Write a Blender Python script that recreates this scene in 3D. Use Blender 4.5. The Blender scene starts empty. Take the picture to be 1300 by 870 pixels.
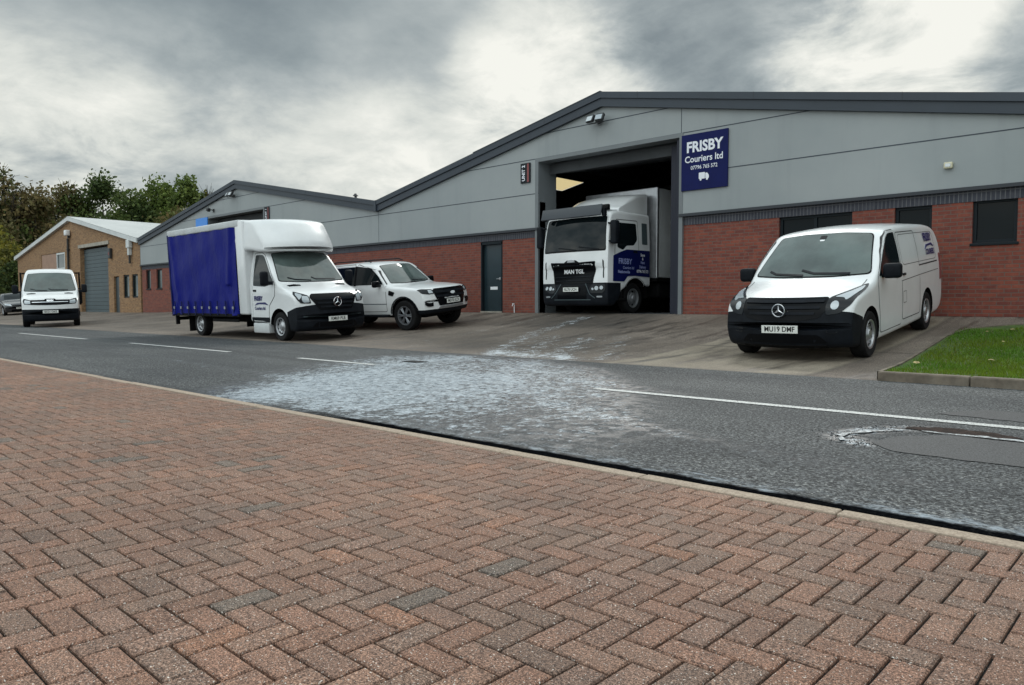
import bpy, bmesh, math, random
import numpy as np
from mathutils import Vector, Matrix, Euler
from mathutils.bvhtree import BVHTree
R = math.radians
PI = math.pi
random.seed(7)
S = bpy.context.scene
COL = S.collection

# ------------------------------------------------------------------ camera
cam_d = bpy.data.cameras.new('camera')
cam = bpy.data.objects.new('camera', cam_d); COL.objects.link(cam)
cam.location = (0, 0, 0.82)
cam.rotation_euler = (R(90 - 2.83), 0, R(43))
cam_d.sensor_width = 36; cam_d.lens = 26.31
cam_d.clip_start = 0.05; cam_d.clip_end = 3000
S.camera = cam

# ------------------------------------------------------------------ world: overcast sky
SUN_EL, SUN_AZ = 38.0, 28.0        # azimuth measured from +Y towards -X
w = bpy.data.worlds.new('World'); S.world = w; w.use_nodes = True
nt = w.node_tree; nt.nodes.clear()
def N(t, **k):
    n = nt.nodes.new(t)
    for a, b in k.items(): setattr(n, a, b)
    return n
def link(a, b): nt.links.new(a, b)
def M2(op, a, b=None, c=None, clamp=False):
    n = nt.nodes.new('ShaderNodeMath'); n.operation = op; n.use_clamp = clamp
    for i, v in enumerate((a, b, c)):
        if v is None: continue
        if isinstance(v, (int, float)): n.inputs[i].default_value = v
        else: nt.links.new(v, n.inputs[i])
    return n.outputs[0]
def mixc(fac, a, b):
    n = nt.nodes.new('ShaderNodeMix'); n.data_type = 'RGBA'
    for s, v in ((n.inputs[0], fac), (n.inputs[6], a), (n.inputs[7], b)):
        if isinstance(v, (int, float)): s.default_value = v
        elif isinstance(v, tuple): s.default_value = (*v[:3], 1)
        else: nt.links.new(v, s)
    return n.outputs[2]
def smooth(v, lo, hi):
    n = nt.nodes.new('ShaderNodeMapRange'); n.interpolation_type = 'SMOOTHSTEP'
    nt.links.new(v, n.inputs[0]); n.inputs[1].default_value = lo; n.inputs[2].default_value = hi
    return n.outputs[0]
tc = N('ShaderNodeTexCoord'); sep = N('ShaderNodeSeparateXYZ'); link(tc.outputs['Generated'], sep.inputs[0])
zz = M2('MAXIMUM', sep.outputs[2], 0.0)
den = M2('ADD', zz, 0.26)
cmb = N('ShaderNodeCombineXYZ')
link(M2('DIVIDE', sep.outputs[0], den), cmb.inputs[0]); link(M2('DIVIDE', sep.outputs[1], den), cmb.inputs[1])
def noise_w(scale, detail, rough, off, dist=0.0):
    mp = N('ShaderNodeMapping'); link(cmb.outputs[0], mp.inputs[0]); mp.inputs[1].default_value = off
    mp.inputs[3].default_value = (1, 1, 1)
    n = N('ShaderNodeTexNoise'); link(mp.outputs[0], n.inputs[0])
    n.inputs['Scale'].default_value = scale; n.inputs['Detail'].default_value = detail
    n.inputs['Roughness'].default_value = rough; n.inputs['Distortion'].default_value = dist
    return n.outputs[0]
n1 = noise_w(1.05, 10, 0.56, (3.1, 1.7, 0), 0.25)
n2 = noise_w(3.6, 10, 0.62, (0.4, 5.2, 0), 0.3)
cl = M2('ADD', M2('MULTIPLY', n1, 0.80), M2('MULTIPLY', n2, 0.26))
cl = M2('SUBTRACT', M2('MULTIPLY', cl, 1.30), .13)
def glow(az, el, lo, hi, amt, sx=1.0):
    d = Vector((-math.sin(R(az)) * math.cos(R(el)), math.cos(R(az)) * math.cos(R(el)), math.sin(R(el))))
    vm = N('ShaderNodeVectorMath', operation='DOT_PRODUCT'); link(tc.outputs['Generated'], vm.inputs[0]); vm.inputs[1].default_value = d
    return M2('MULTIPLY', smooth(vm.outputs['Value'], math.cos(R(lo)), math.cos(R(hi))), amt)
def pix_dir(x, y):       # picture point of the bright gaps in the cloud -> azimuth, elevation
    az = 43 - math.degrees(math.atan((x - 650) / 950)); el = math.degrees(math.atan((388 - y) / math.hypot(950, x - 650)))
    return az, el
g = 0
for (x, y, lo, hi, amt) in [(700, 118, 9, 0, .32), (1125, 75, 11, 0, .34), (590, 190, 9, 0, .12), (20, 195, 12, 0, .20), (330, 225, 14, 0, .18), (900, 130, 14, 0, .10), (1200, 120, 10, 0, .08),
                            (60, 190, 7, 0, .06), (870, 30, 8, 0, -.02), (200, 60, 17, 0, -.12), (1310, 60, 5, 0, -.14), (930, 40, 6, 0, -.06), (430, 70, 9, 0, -.07), (600, 20, 12, 0, -.03)]:
    az, el = pix_dir(x, y)
    v = glow(az, el, lo, hi, amt)
    g = v if isinstance(g, int) else M2('ADD', g, v)
dens = M2('ADD', cl, M2('MULTIPLY', g, M2('ADD', M2('MULTIPLY', n2, 2.4), -.30)))
ramp = N('ShaderNodeValToRGB'); link(dens, ramp.inputs[0])
e = ramp.color_ramp.elements
e[0].position = 0.30; e[0].color = (.170, .208, .228, 1)
e[1].position = 0.90; e[1].color = (.95, .95, .88, 1)
for p, c in ((.42, (.225, .270, .290)), (.51, (.315, .365, .378)), (.61, (.46, .505, .505)), (.74, (.72, .745, .70))):
    q = e.new(p); q.color = (*c, 1)
# an overcast sky is brightest overhead
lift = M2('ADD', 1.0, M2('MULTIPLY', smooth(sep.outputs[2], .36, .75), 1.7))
lift = M2('ADD', lift, M2('MULTIPLY', smooth(M2('MULTIPLY', sep.outputs[1], -1.0), -.1, .75), 1.7))     # added boost of the unseen sky behind the camera, lights the facade
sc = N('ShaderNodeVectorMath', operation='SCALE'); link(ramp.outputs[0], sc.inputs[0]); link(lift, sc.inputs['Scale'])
sky = N('ShaderNodeTexSky', sky_type='NISHITA', sun_disc=False)
sky.sun_elevation = R(SUN_EL); sky.sun_rotation = R(-SUN_AZ)
bgs = N('ShaderNodeBackground'); link(sky.outputs[0], bgs.inputs[0]); bgs.inputs[1].default_value = 0.05
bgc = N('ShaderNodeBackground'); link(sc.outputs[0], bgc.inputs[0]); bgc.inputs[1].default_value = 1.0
mx = N('ShaderNodeMixShader'); mx.inputs[0].default_value = 0.94
link(bgs.outputs[0], mx.inputs[1]); link(bgc.outputs[0], mx.inputs[2])
out = N('ShaderNodeOutputWorld'); link(mx.outputs[0], out.inputs[0])

# ------------------------------------------------------------------ veiled sun
sd = bpy.data.lights.new('sun', 'SUN'); sd.energy = 1.4; sd.angle = R(14); sd.color = (1, .96, .9)
so = bpy.data.objects.new('sun', sd); COL.objects.link(so)
sdir = Vector((-math.sin(R(SUN_AZ)) * math.cos(R(SUN_EL)), math.cos(R(SUN_AZ)) * math.cos(R(SUN_EL)), math.sin(R(SUN_EL))))
so.rotation_euler = sdir.to_track_quat('Z', 'Y').to_euler()
S.view_settings.view_transform = 'Standard'; S.view_settings.look = 'None'
S.view_settings.exposure = 0.0; S.view_settings.gamma = 1.0; S.view_settings.use_curve_mapping = False

# ------------------------------------------------------------------ materials
MAT = {}
def begin(name):
    global nt
    m = bpy.data.materials.new(name); m.use_nodes = True; nt = m.node_tree
    b = nt.nodes['Principled BSDF']; MAT[name] = m
    return m, b
def pos():
    return N('ShaderNodeNewGeometry').outputs['Position']
def obc():
    return N('ShaderNodeTexCoord').outputs['Object']
def noise(src, scale, detail=4, rough=.5, sc=(1, 1, 1), off=(0, 0, 0)):
    mp = N('ShaderNodeMapping'); link(src, mp.inputs[0]); mp.inputs[3].default_value = sc; mp.inputs[1].default_value = off
    n = N('ShaderNodeTexNoise'); link(mp.outputs[0], n.inputs[0])
    n.inputs['Scale'].default_value = scale; n.inputs['Detail'].default_value = detail; n.inputs['Roughness'].default_value = rough
    return n.outputs[0]
def setv(s, v):
    if isinstance(v, (int, float)): s.default_value = v
    elif isinstance(v, tuple): s.default_value = (*v, 1) if len(v) == 3 else v
    else: link(v, s)
def bump(b, h, strength=.3, dist=.01):
    n = N('ShaderNodeBump'); n.inputs['Strength'].default_value = strength; n.inputs['Distance'].default_value = dist
    link(h, n.inputs['Height']); link(n.outputs[0], b.inputs['Normal'])
def pm(name, col, rough=.5, metal=0., var=.0, scale=3., coat=0., spec=.5, dirt=None, bmp=0.):
    m, b = begin(name)
    c = col
    if var or dirt:
        nn = noise(obc(), scale, 6, .6)
        c2 = tuple(v * (1 - var) for v in col); c3 = tuple(min(1, v * (1 + var)) for v in col)
        c = mixc(smooth(nn, .3, .7), c2, c3)
        if dirt:
            n3 = noise(obc(), 2.3, 8, .7, off=(3, 1, 9))
            c = mixc(M2('MULTIPLY', smooth(n3, .45, .8), dirt[3]), c, dirt[:3])
    setv(b.inputs['Base Color'], c); b.inputs['Roughness'].default_value = rough; b.inputs['Metallic'].default_value = metal
    b.inputs['Coat Weight'].default_value = coat; b.inputs['Coat Roughness'].default_value = .06
    b.inputs['Specular IOR Level'].default_value = spec
    if bmp: bump(b, noise(obc(), scale * 12, 4, .6), bmp, .005)
    return m
pm('white_paint', (.76, .775, .785), .30, 0, .04, 1.5, .6, dirt=(.42, .38, .32, .12))
pm('dirty_white_paint', (.70, .70, .69), .4, 0, .06, 1.5, .3, dirt=(.36, .32, .27, .35))
pm('grey_white', (.55, .57, .58), .5, 0, .06, 2, dirt=(.3, .28, .25, .3))
pm('black_plastic', (.008, .010, .014), .55, 0, .25, 6, bmp=.15, spec=.13)
pm('gloss_black', (.004, .0045, .006), .22, 0, spec=.10)
pm('chassis_black', (.007, .007, .008), .8, 0, .3, 5, spec=.15)
pm('glass', (.006, .010, .012), .05, 0, spec=.30)
pm('glass_tint', (.035, .05, .048), .05, 0, spec=.8)
pm('windscreen_glass', (.075, .10, .095), .06, 0, .35, 1.2, spec=.8)
pm('visor_grey', (.035, .042, .052), .4)
pm('seam', (.03, .03, .032), .7)
pm('tyre', (.010, .010, .011), .8, 0, .25, 8, spec=.2, dirt=(.04, .035, .03, .4))
pm('steel_rim', (.42, .43, .45), .35, .7, .1, 6, dirt=(.12, .1, .08, .3))
pm('dark_rim', (.05, .05, .055), .4, .4)
pm('alloy_rim', (.20, .21, .23), .3, .6)
pm('chrome', (.75, .76, .78), .12, 1.)
pm('badge_white', (.8, .81, .83), .4)
pm('lamp_glass', (.42, .46, .49), .08, .25, spec=1.)
pm('lamp_dark', (.012, .014, .017), .12, 0, spec=.25)
pm('amber', (.5, .16, .02), .3)
pm('plate_white', (.74, .75, .72), .4)
pm('plate_text', (.01, .01, .01), .5)
pm('navy', (.004, .008, .075), .5, 0, .1, 2, spec=.15)
pm('navy_text', (.012, .014, .11), .45)
pm('white_text', (.78, .80, .86), .5)
pm('pale_text', (.30, .34, .62), .5)
pm('red_strip', (.22, .05, .05), .5)
pm('sky_blue', (.04, .25, .75), .4)
pm('fascia', (.030, .040, .055), .5, 0, .1, .6)
pm('roof_dark', (.045, .055, .07), .5, 0, .1, .5)
pm('flashing', (.02, .024, .032), .45)
pm('door_paint', (.016, .032, .040), .35, 0, .12, 2)
pm('frame_dark', (.008, .013, .017), .5, spec=.2)
pm('jamb', (.16, .175, .185), .5, 0, .08, 1)
pm('door_rail', (.006, .008, .022), .6)
pm('window_glass', (.005, .008, .010), .08, 0, spec=.12)
pm('shutter_grey', (.06, .085, .095), .5, 0, .1, 1)
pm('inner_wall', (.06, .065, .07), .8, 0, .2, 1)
pm('concrete_trim', (.36, .33, .28), .85, 0, .15, 3, bmp=.4)
pm('cream', (.62, .58, .42), .5)
pm('lamp_housing', (.03, .032, .035), .45)
pm('verge_white', (.60, .62, .62), .5, 0, .08, 1)
pm('board', (.33, .20, .14), .6, 0, .1, 2)
pm('pipe_black', (.02, .02, .02), .5)
pm('bark', (.05, .04, .03), .9, 0, .3, 4)
pm('dark_car_paint', (.018, .021, .026), .25, .2, coat=.8)
pm('tarp_dark', (.02, .02, .022), .6, 0, .2, 3)
pm('leaf_litter', (.34, .27, .12), .7, 0, .4, 30)
pm('puddle', (.024, .013, .010), .8, 0, .8, 22, bmp=.8, spec=.15)
pm('kerb_stone', (.135, .108, .082), .85, 0, .35, 5, bmp=.5, dirt=(.30, .27, .22, .5))

# cladding: coated flat panels, faint streaks
m, b = begin('cladding'); P = pos()
a = noise(P, .35, 5, .6); st = noise(P, 1.2, 5, .6, (1.5, 1, .12)); fine = noise(P, 40, 2, .5)
c = mixc(smooth(a, .3, .7), (.262, .287, .295), (.308, .328, .333))
c = mixc(M2('MULTIPLY', smooth(st, .5, .8), .35), c, (.17, .19, .195))
setv(b.inputs['Base Color'], c); b.inputs['Roughness'].default_value = .42; bump(b, a, .12, .05)
# brick walls
def brick(name, c1, c2, c3, mortar, bw=.225, bh=.075, swap=False):
    m, b = begin(name); P = pos(); s = N('ShaderNodeSeparateXYZ'); link(P, s.inputs[0])
    q = N('ShaderNodeCombineXYZ'); link(M2('ADD', s.outputs[0], s.outputs[1]), q.inputs[1 if swap else 0]); link(s.outputs[2], q.inputs[0 if swap else 1])
    t = N('ShaderNodeTexBrick'); link(q.outputs[0], t.inputs[0])
    t.inputs['Scale'].default_value = 1; t.inputs['Brick Width'].default_value = bw; t.inputs['Row Height'].default_value = bh
    t.inputs['Mortar Size'].default_value = .009; t.inputs['Mortar Smooth'].default_value = .2; t.inputs['Bias'].default_value = 0
    if swap: t.offset = 0
    t.inputs['Color1'].default_value = (*c1, 1); t.inputs['Color2'].default_value = (*c2, 1); t.inputs['Mortar'].default_value = (*mortar, 1)
    big = noise(P, .6, 6, .6); mid = noise(P, 9, 3, .6)
    c = mixc(M2('MULTIPLY', smooth(mid, .45, .7), .45), t.outputs[0], c3)
    c = mixc(M2('MULTIPLY', smooth(big, .45, .75), .3), c, tuple(v * .55 for v in c1))
    setv(b.inputs['Base Color'], c); b.inputs['Roughness'].default_value = .85
    bump(b, M2('SUBTRACT', 1, t.outputs['Fac']), .5, .006)
brick('red_brick', (.232, .056, .034), (.140, .036, .028), (.27, .088, .056), (.13, .088, .072))
brick('blue_brick', (.050, .052, .068), (.034, .036, .050), (.075, .075, .088), (.13, .13, .14), swap=True)
brick('tan_brick', (.34, .185, .085), (.19, .095, .045), (.42, .27, .13), (.22, .165, .11))
# corrugated pale roof
m, b = begin('corrugated'); P = pos()
wv = N('ShaderNodeTexWave'); link(P, wv.inputs[0]); wv.bands_direction = 'Y'; wv.inputs['Scale'].default_value = 1.6
a = noise(P, .5, 6, .6)
setv(b.inputs['Base Color'], mixc(a, (.36, .38, .38), (.62, .63, .62))); b.inputs['Roughness'].default_value = .6; bump(b, wv.outputs[0], .6, .05)
# rooflight: translucent sheet
m, b = begin('rooflight_sheet'); b.inputs['Base Color'].default_value = (.85, .72, .42, 1); b.inputs['Transmission Weight'].default_value = .0
tr = N('ShaderNodeBsdfTranslucent'); tr.inputs[0].default_value = (.55, .42, .22, 1); mxs = N('ShaderNodeMixShader'); mxs.inputs[0].default_value = .9
link(b.outputs[0], mxs.inputs[1]); link(tr.outputs[0], mxs.inputs[2]); link(mxs.outputs[0], nt.nodes['Material Output'].inputs[0])
# curtain
m, b = begin('curtain'); a = noise(obc(), 1.5, 5, .6)
setv(b.inputs['Base Color'], mixc(a, (.002, .005, .14), (.004, .010, .21))); b.inputs['Roughness'].default_value = .45; b.inputs['Specular IOR Level'].default_value = .12; bump(b, noise(obc(), 2.2, 4, .6, (1, 1, .45)), .6, .06)
# foliage with per-leaf colour
def foliage(name):
    m, b = begin(name); at = N('ShaderNodeAttribute'); at.attribute_name = 'Col'
    setv(b.inputs['Base Color'], at.outputs['Color']); b.inputs['Roughness'].default_value = .7; b.inputs['Specular IOR Level'].default_value = .2
    tr = N('ShaderNodeBsdfTranslucent'); link(at.outputs['Color'], tr.inputs[0]); mxs = N('ShaderNodeMixShader'); mxs.inputs[0].default_value = .3
    link(b.outputs[0], mxs.inputs[1]); link(tr.outputs[0], mxs.inputs[2]); link(mxs.outputs[0], nt.nodes['Material Output'].inputs[0])
foliage('foliage'); foliage('grass_blade')
m, b = begin('soil_green'); P = pos()
setv(b.inputs['Base Color'], mixc(smooth(noise(P, 3, 8, .7), .35, .65), (.040, .070, .014), (.080, .130, .022))); b.inputs['Roughness'].default_value = .95
m, b = begin('far_ground'); P = pos()
setv(b.inputs['Base Color'], mixc(noise(P, .05, 6, .6), (.05, .06, .03), (.09, .085, .06))); b.inputs['Roughness'].default_value = .95

# pavers: each block has its own tone (attribute), speckled concrete face
m, b = begin('paver'); P = pos(); at = N('ShaderNodeAttribute'); at.attribute_name = 'Col'
sp = noise(P, 260, 3, .75); sp2 = noise(P, 520, 2, .6, off=(5, 5, 5)); big = noise(P, .9, 6, .65); md = noise(P, 14, 4, .6)
c = at.outputs['Color']
def mul(c, f, amt):
    n = N('ShaderNodeMix', data_type='RGBA', blend_type='MULTIPLY'); n.inputs[0].default_value = amt; link(c, n.inputs[6]); setv(n.inputs[7], f); return n.outputs[2]
c = mul(c, mixc(smooth(sp, .38, .62), (.22, .21, .22), (1.85, 1.82, 1.76)), .9)
c = mul(c, mixc(smooth(noise(P, 110, 3, .7, off=(1, 8, 3)), .35, .65), (.55, .55, .57), (1.38, 1.36, 1.34)), .9)
c = mul(c, mixc(smooth(big, .3, .7), (.84, .83, .82), (1.12, 1.09, 1.04)), .9)
c = mul(c, mixc(smooth(md, .35, .65), (.86, .88, .9), (1.08, 1.05, 1.03)), .8)
c = mixc(smooth(noise(P, 150, 2, .6, off=(5, 5, 5)), .64, .70), c, (.74, .68, .62))
setv(b.inputs['Base Color'], c); b.inputs['Roughness'].default_value = .78; b.inputs['Specular IOR Level'].default_value = .22; bump(b, sp, .55, .004)
m, b = begin('joint_sand'); P = pos()
c = mixc(smooth(noise(P, 1.6, 5, .6), .55, .68), (.008, .007, .006), (.026, .040, .010)); c = mixc(noise(P, 150, 2, .6), (.004, .004, .004), c)
setv(b.inputs['Base Color'], c); b.inputs['Roughness'].default_value = .95; bump(b, noise(P, 120, 3, .6), .8, .01)
m, b = begin('edging'); P = pos()
c = mixc(smooth(noise(P, 90, 4, .7), .3, .7), (.22, .165, .125), (.44, .355, .275)); c = mixc(M2('MULTIPLY', smooth(noise(P, 1.6, 5, .6), .5, .75), .45), c, (.15, .125, .10))
setv(b.inputs['Base Color'], c); b.inputs['Roughness'].default_value = .85; bump(b, noise(P, 200, 3, .6), .5, .004)

# road
m, b = begin('asphalt'); P = pos()
s = N('ShaderNodeSeparateXYZ'); link(P, s.inputs[0])
ag = noise(P, 60, 3, .75); ag2 = noise(P, 24, 3, .7, off=(9, 2, 0)); lo = noise(P, .55, 6, .6, (.35, 1, 1)); streak = noise(P, 2.2, 6, .6, (.18, 1.6, 1))
c = mixc(smooth(ag, .42, .60), (.008, .009, .011), (.128, .134, .140))
c = mixc(M2('MULTIPLY', smooth(ag2, .45, .60), .35), c, (.022, .024, .025))
c = mixc(M2('MULTIPLY', smooth(noise(P, 48, 2, .6, off=(2, 7, 1)), .58, .68), .8), c, (.30, .305, .30))
c = mul(c, mixc(smooth(lo, .3, .7), (.66, .68, .70), (1.25, 1.25, 1.22)), 1)
at = N('ShaderNodeAttribute'); at.attribute_name = 'spill'; spv = at.outputs['Fac']
at2 = N('ShaderNodeAttribute'); at2.attribute_name = 'dark'; dk = at2.outputs['Fac']
c = mixc(M2('MULTIPLY', dk, .75), c, (.022, .023, .025))
w1 = noise(P, 3.2, 8, .70, (1, .75, 1)); w2 = noise(P, 19, 6, .74, (1, .7, 1)); w3 = noise(P, 60, 3, .75); w0 = noise(P, .8, 4, .6, (.8, 1, 1), (4, 0, 0))
wsum = M2('ADD', M2('ADD', M2('MULTIPLY', M2('SUBTRACT', w1, .5), 1.1), M2('MULTIPLY', M2('SUBTRACT', w2, .5), 1.2)), M2('ADD', M2('MULTIPLY', M2('SUBTRACT', w3, .5), 1.1), M2('MULTIPLY', M2('SUBTRACT', w0, .5), .9)))
th = M2('ADD', wsum, M2('MULTIPLY', M2('SUBTRACT', spv, .62), 1.15))
mm = M2('ADD', M2('ADD', w2, M2('MULTIPLY', M2('SUBTRACT', spv, .52), .34)), M2('ADD', M2('MULTIPLY', M2('SUBTRACT', w1, .5), .42), M2('MULTIPLY', M2('SUBTRACT', w3, .5), .30)))
white = M2('MULTIPLY', smooth(mm, .46, .62), smooth(M2('ADD', spv, M2('MULTIPLY', M2('SUBTRACT', w1, .5), .9)), .06, .45))
wetm = M2('MULTIPLY', smooth(spv, .05, .5), smooth(M2('ADD', w1, M2('MULTIPLY', w2, .6)), .68, .84))
c = mixc(M2('MULTIPLY', smooth(spv, .03, .4), .55), c, (.028, .032, .038))
c = mixc(M2('MULTIPLY', wetm, .75), c, (.016, .019, .023))
fleck = smooth(noise(P, 34, 4, .75, off=(7, 3, 0)), .36, .54)
c = mixc(M2('MULTIPLY', M2('MULTIPLY', white, M2('ADD', .30, M2('MULTIPLY', fleck, .70))), .94), c, mixc(smooth(w2, .35, .65), (.20, .24, .28), (.48, .54, .59)))  # pale residue, with sky reflection of the wet film mixed into its colour
# wet, dark gutter along the near edging, its width wandering
gw = M2('ADD', .0, M2('MULTIPLY', noise(P, 1.6, 7, .75, (1, .2, 1)), .27))
gd = M2('SUBTRACT', s.outputs[1], 3.19)
gut = M2('MULTIPLY', M2('SUBTRACT', 1.0, smooth(M2('DIVIDE', gd, gw), .55, 1.05)), M2('ADD', .25, M2('MULTIPLY', smooth(s.outputs[0], -6.2, -4.6), .75)))
c = mixc(M2('MULTIPLY', gut, .97), c, (.002, .0022, .003))
fro = M2('MULTIPLY', smooth(M2('DIVIDE', gd, gw), .5, .9), M2('SUBTRACT', 1.0, smooth(M2('DIVIDE', gd, gw), 1.0, 2.1)))
fro = M2('MULTIPLY', M2('MULTIPLY', fro, smooth(noise(P, 18, 5, .7, (.5, 1, 1)), .46, .66)), smooth(s.outputs[0], -7, -1.5))
c = mixc(M2('MULTIPLY', fro, .6), c, (.40, .46, .52))
setv(b.inputs['Base Color'], c)
ro = M2('SUBTRACT', .78, M2('MULTIPLY', gut, .08)); ro = M2('SUBTRACT', ro, M2('MULTIPLY', M2('MULTIPLY', smooth(spv, .05, .5), smooth(noise(P, 9, 5, .7, off=(3, 3, 0)), .42, .58)), .55))
setv(b.inputs['Roughness'], M2('MAXIMUM', ro, .13))
setv(b.inputs['Specular IOR Level'], M2('MULTIPLY', M2('SUBTRACT', 1.0, gut), M2('ADD', .22, M2('MULTIPLY', smooth(spv, .05, .5), .30))))
bump(b, M2('ADD', ag, M2('MULTIPLY', ag2, .6)), .55, .008)
# worn road paint
m, b = begin('road_paint'); P = pos(); a = noise(P, 60, 4, .75)
setv(b.inputs['Base Color'], mixc(smooth(a, .38, .50), (.07, .07, .07), (.56, .57, .56))); b.inputs['Roughness'].default_value = .7
m, b = begin('patch_tar'); P = pos(); a = noise(P, 110, 3, .75); a0 = noise(P, 2, 5, .6)
c = mixc(smooth(a, .38, .62), (.014, .015, .017), (.070, .073, .078)); c = mul(c, mixc(a0, (.8, .8, .8), (1.25, 1.25, 1.25)), 1)
setv(b.inputs['Base Color'], c); b.inputs['Roughness'].default_value = .75; bump(b, a, .5, .005)
m, b = begin('salt'); P = pos()
setv(b.inputs['Base Color'], mixc(smooth(noise(P, 30, 6, .7), .4, .6), (.06, .065, .07), (.55, .58, .60))); b.inputs['Roughness'].default_value = .6
# apron
m, b = begin('apron'); P = pos(); s = N('ShaderNodeSeparateXYZ'); link(P, s.inputs[0])
ag = noise(P, 60, 4, .75); lo = noise(P, .5, 7, .65); md = noise(P, 3, 6, .65); stn = noise(P, 1.3, 6, .7, (2.2, .35, 1))
tar = mixc(smooth(ag, .36, .64), (.060, .048, .040), (.27, .222, .182))
con = mixc(smooth(ag, .33, .67), (.17, .142, .110), (.34, .292, .230))
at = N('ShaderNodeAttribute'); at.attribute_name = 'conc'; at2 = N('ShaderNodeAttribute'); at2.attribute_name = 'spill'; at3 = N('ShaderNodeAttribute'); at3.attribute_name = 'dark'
cf = smooth(M2('ADD', at.outputs['Fac'], M2('MULTIPLY', M2('SUBTRACT', md, .5), .5)), .35, .65)
c = mixc(cf, tar, con)
c = mul(c, mixc(smooth(lo, .3, .7), (.68, .66, .64), (1.2, 1.2, 1.2)), 1)
c = mixc(M2('MULTIPLY', smooth(stn, .47, .66), .68), c, (.034, .026, .021))
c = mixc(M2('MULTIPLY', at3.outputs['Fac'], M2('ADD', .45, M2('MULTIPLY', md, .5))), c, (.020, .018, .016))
w1 = noise(P, 7, 7, .72, (1.2, .5, 1)); w2 = noise(P, 30, 5, .7)
th = M2('ADD', M2('ADD', M2('MULTIPLY', M2('SUBTRACT', w1, .5), 1.1), M2('MULTIPLY', M2('SUBTRACT', w2, .5), 1.0)), M2('ADD', .42, M2('MULTIPLY', at2.outputs['Fac'], .42)))
c = mixc(M2('MULTIPLY', smooth(th, .68, .88), .9), c, (.58, .62, .66))
setv(b.inputs['Base Color'], c)
setv(b.inputs['Roughness'], M2('SUBTRACT', .82, M2('MULTIPLY', smooth(stn, .5, .68), .45))); bump(b, ag, .4, .006)

# ------------------------------------------------------------------ builders
def ob(name, bm, mats, parent=None, origin=None, smooth_=False, kind=None):
    me = bpy.data.meshes.new(name)
    if origin is not None: bmesh.ops.translate(bm, verts=bm.verts, vec=-Vector(origin))
    bm.normal_update(); bm.to_mesh(me); bm.free()
    if not isinstance(mats, (list, tuple)): mats = [mats]
    for q in mats: me.materials.append(MAT[q])
    o = bpy.data.objects.new(name, me); COL.objects.link(o)
    if smooth_:
        me.polygons.foreach_set('use_smooth', [True] * len(me.polygons))
        if smooth_ != 'all':
            try: me.set_sharp_from_angle(angle=R(38))
            except Exception: pass
    if parent: o.parent = parent
    elif origin is not None: o.location = origin
    if kind: o['kind'] = kind
    return o
def tag(o, label, cat, group=None):
    o['label'] = label; o['category'] = cat
    if group: o['group'] = group
    return o
def thing(name, loc, label, cat, group=None, rot=(0, 0, 0)):
    o = bpy.data.objects.new(name, None); COL.objects.link(o); o.location = loc; o.rotation_euler = rot
    o.empty_display_size = .3
    return tag(o, label, cat, group)
def copy_tree(o, parent=None):
    c = o.copy(); COL.objects.link(c); c.parent = parent
    for ch in [x for x in bpy.data.objects if x.parent == o]: copy_tree(ch, c)
    return c
def bx(bm, x0, x1, y0, y1, z0, z1, bev=0, rot=None, seg=2):
    t = bmesh.new(); bmesh.ops.create_cube(t, size=1)
    c = Vector(((x0 + x1) / 2, (y0 + y1) / 2, (z0 + z1) / 2))
    for v in t.verts: v.co = Vector((v.co.x * abs(x1 - x0), v.co.y * abs(y1 - y0), v.co.z * abs(z1 - z0)))
    if bev: bmesh.ops.bevel(t, geom=t.edges[:], offset=bev, segments=seg, affect='EDGES', profile=.5)
    for v in t.verts:
        if rot: v.co = Euler(rot).to_matrix() @ v.co
        v.co += c
    me = bpy.data.meshes.new('t'); t.to_mesh(me); t.free(); bm.from_mesh(me); bpy.data.meshes.remove(me)
def quad(bm, pts, mi=0):
    f = bm.faces.new([bm.verts.new(p) for p in pts]); f.material_index = mi; return f
def tube(bm, pts, radii, seg=8):
    pts = [Vector(p) for p in pts]; rings = []
    if isinstance(radii, (int, float)): radii = [radii] * len(pts)
    for i, p in enumerate(pts):
        d = (pts[min(i + 1, len(pts) - 1)] - pts[max(i - 1, 0)]).normalized()
        a = d.cross(Vector((0, 0, 1)) if abs(d.z) < .9 else Vector((1, 0, 0))).normalized(); b_ = d.cross(a)
        rings.append([bm.verts.new(p + (a * math.cos(2 * PI * k / seg) + b_ * math.sin(2 * PI * k / seg)) * radii[i]) for k in range(seg)])
    for r0, r1 in zip(rings, rings[1:]):
        for k in range(seg): bm.faces.new((r0[k], r0[(k + 1) % seg], r1[(k + 1) % seg], r1[k]))
    bm.faces.new(rings[0]); bm.faces.new(rings[-1][::-1])
def revolve_y(bm, prof, seg=32, c=(0, 0, 0)):
    """prof = [(radius, y)], turned round the y axis"""
    rings = []
    for r, y in prof:
        rings.append([bm.verts.new((c[0] + r * math.cos(2 * PI * k / seg), c[1] + y, c[2] + r * math.sin(2 * PI * k / seg))) for k in range(seg)])
    for a, b_ in zip(rings, rings[1:]):
        for k in range(seg): bm.faces.new((a[k], a[(k + 1) % seg], b_[(k + 1) % seg], b_[k]))
    return rings
def text2d(s, size, bold=0.0):
    cu = bpy.data.curves.new('t', 'FONT'); cu.body = s; cu.size = size; cu.align_x = 'CENTER'; cu.align_y = 'CENTER'; cu.offset = bold * size
    cu.resolution_u = 3
    o = bpy.data.objects.new('t', cu); me = o.to_mesh()
    v = [(p.co.x, p.co.y) for p in me.vertices]; f = [tuple(p.vertices) for p in me.polygons]
    o.to_mesh_clear(); bpy.data.objects.remove(o); bpy.data.curves.remove(cu)
    return v, f

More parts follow.
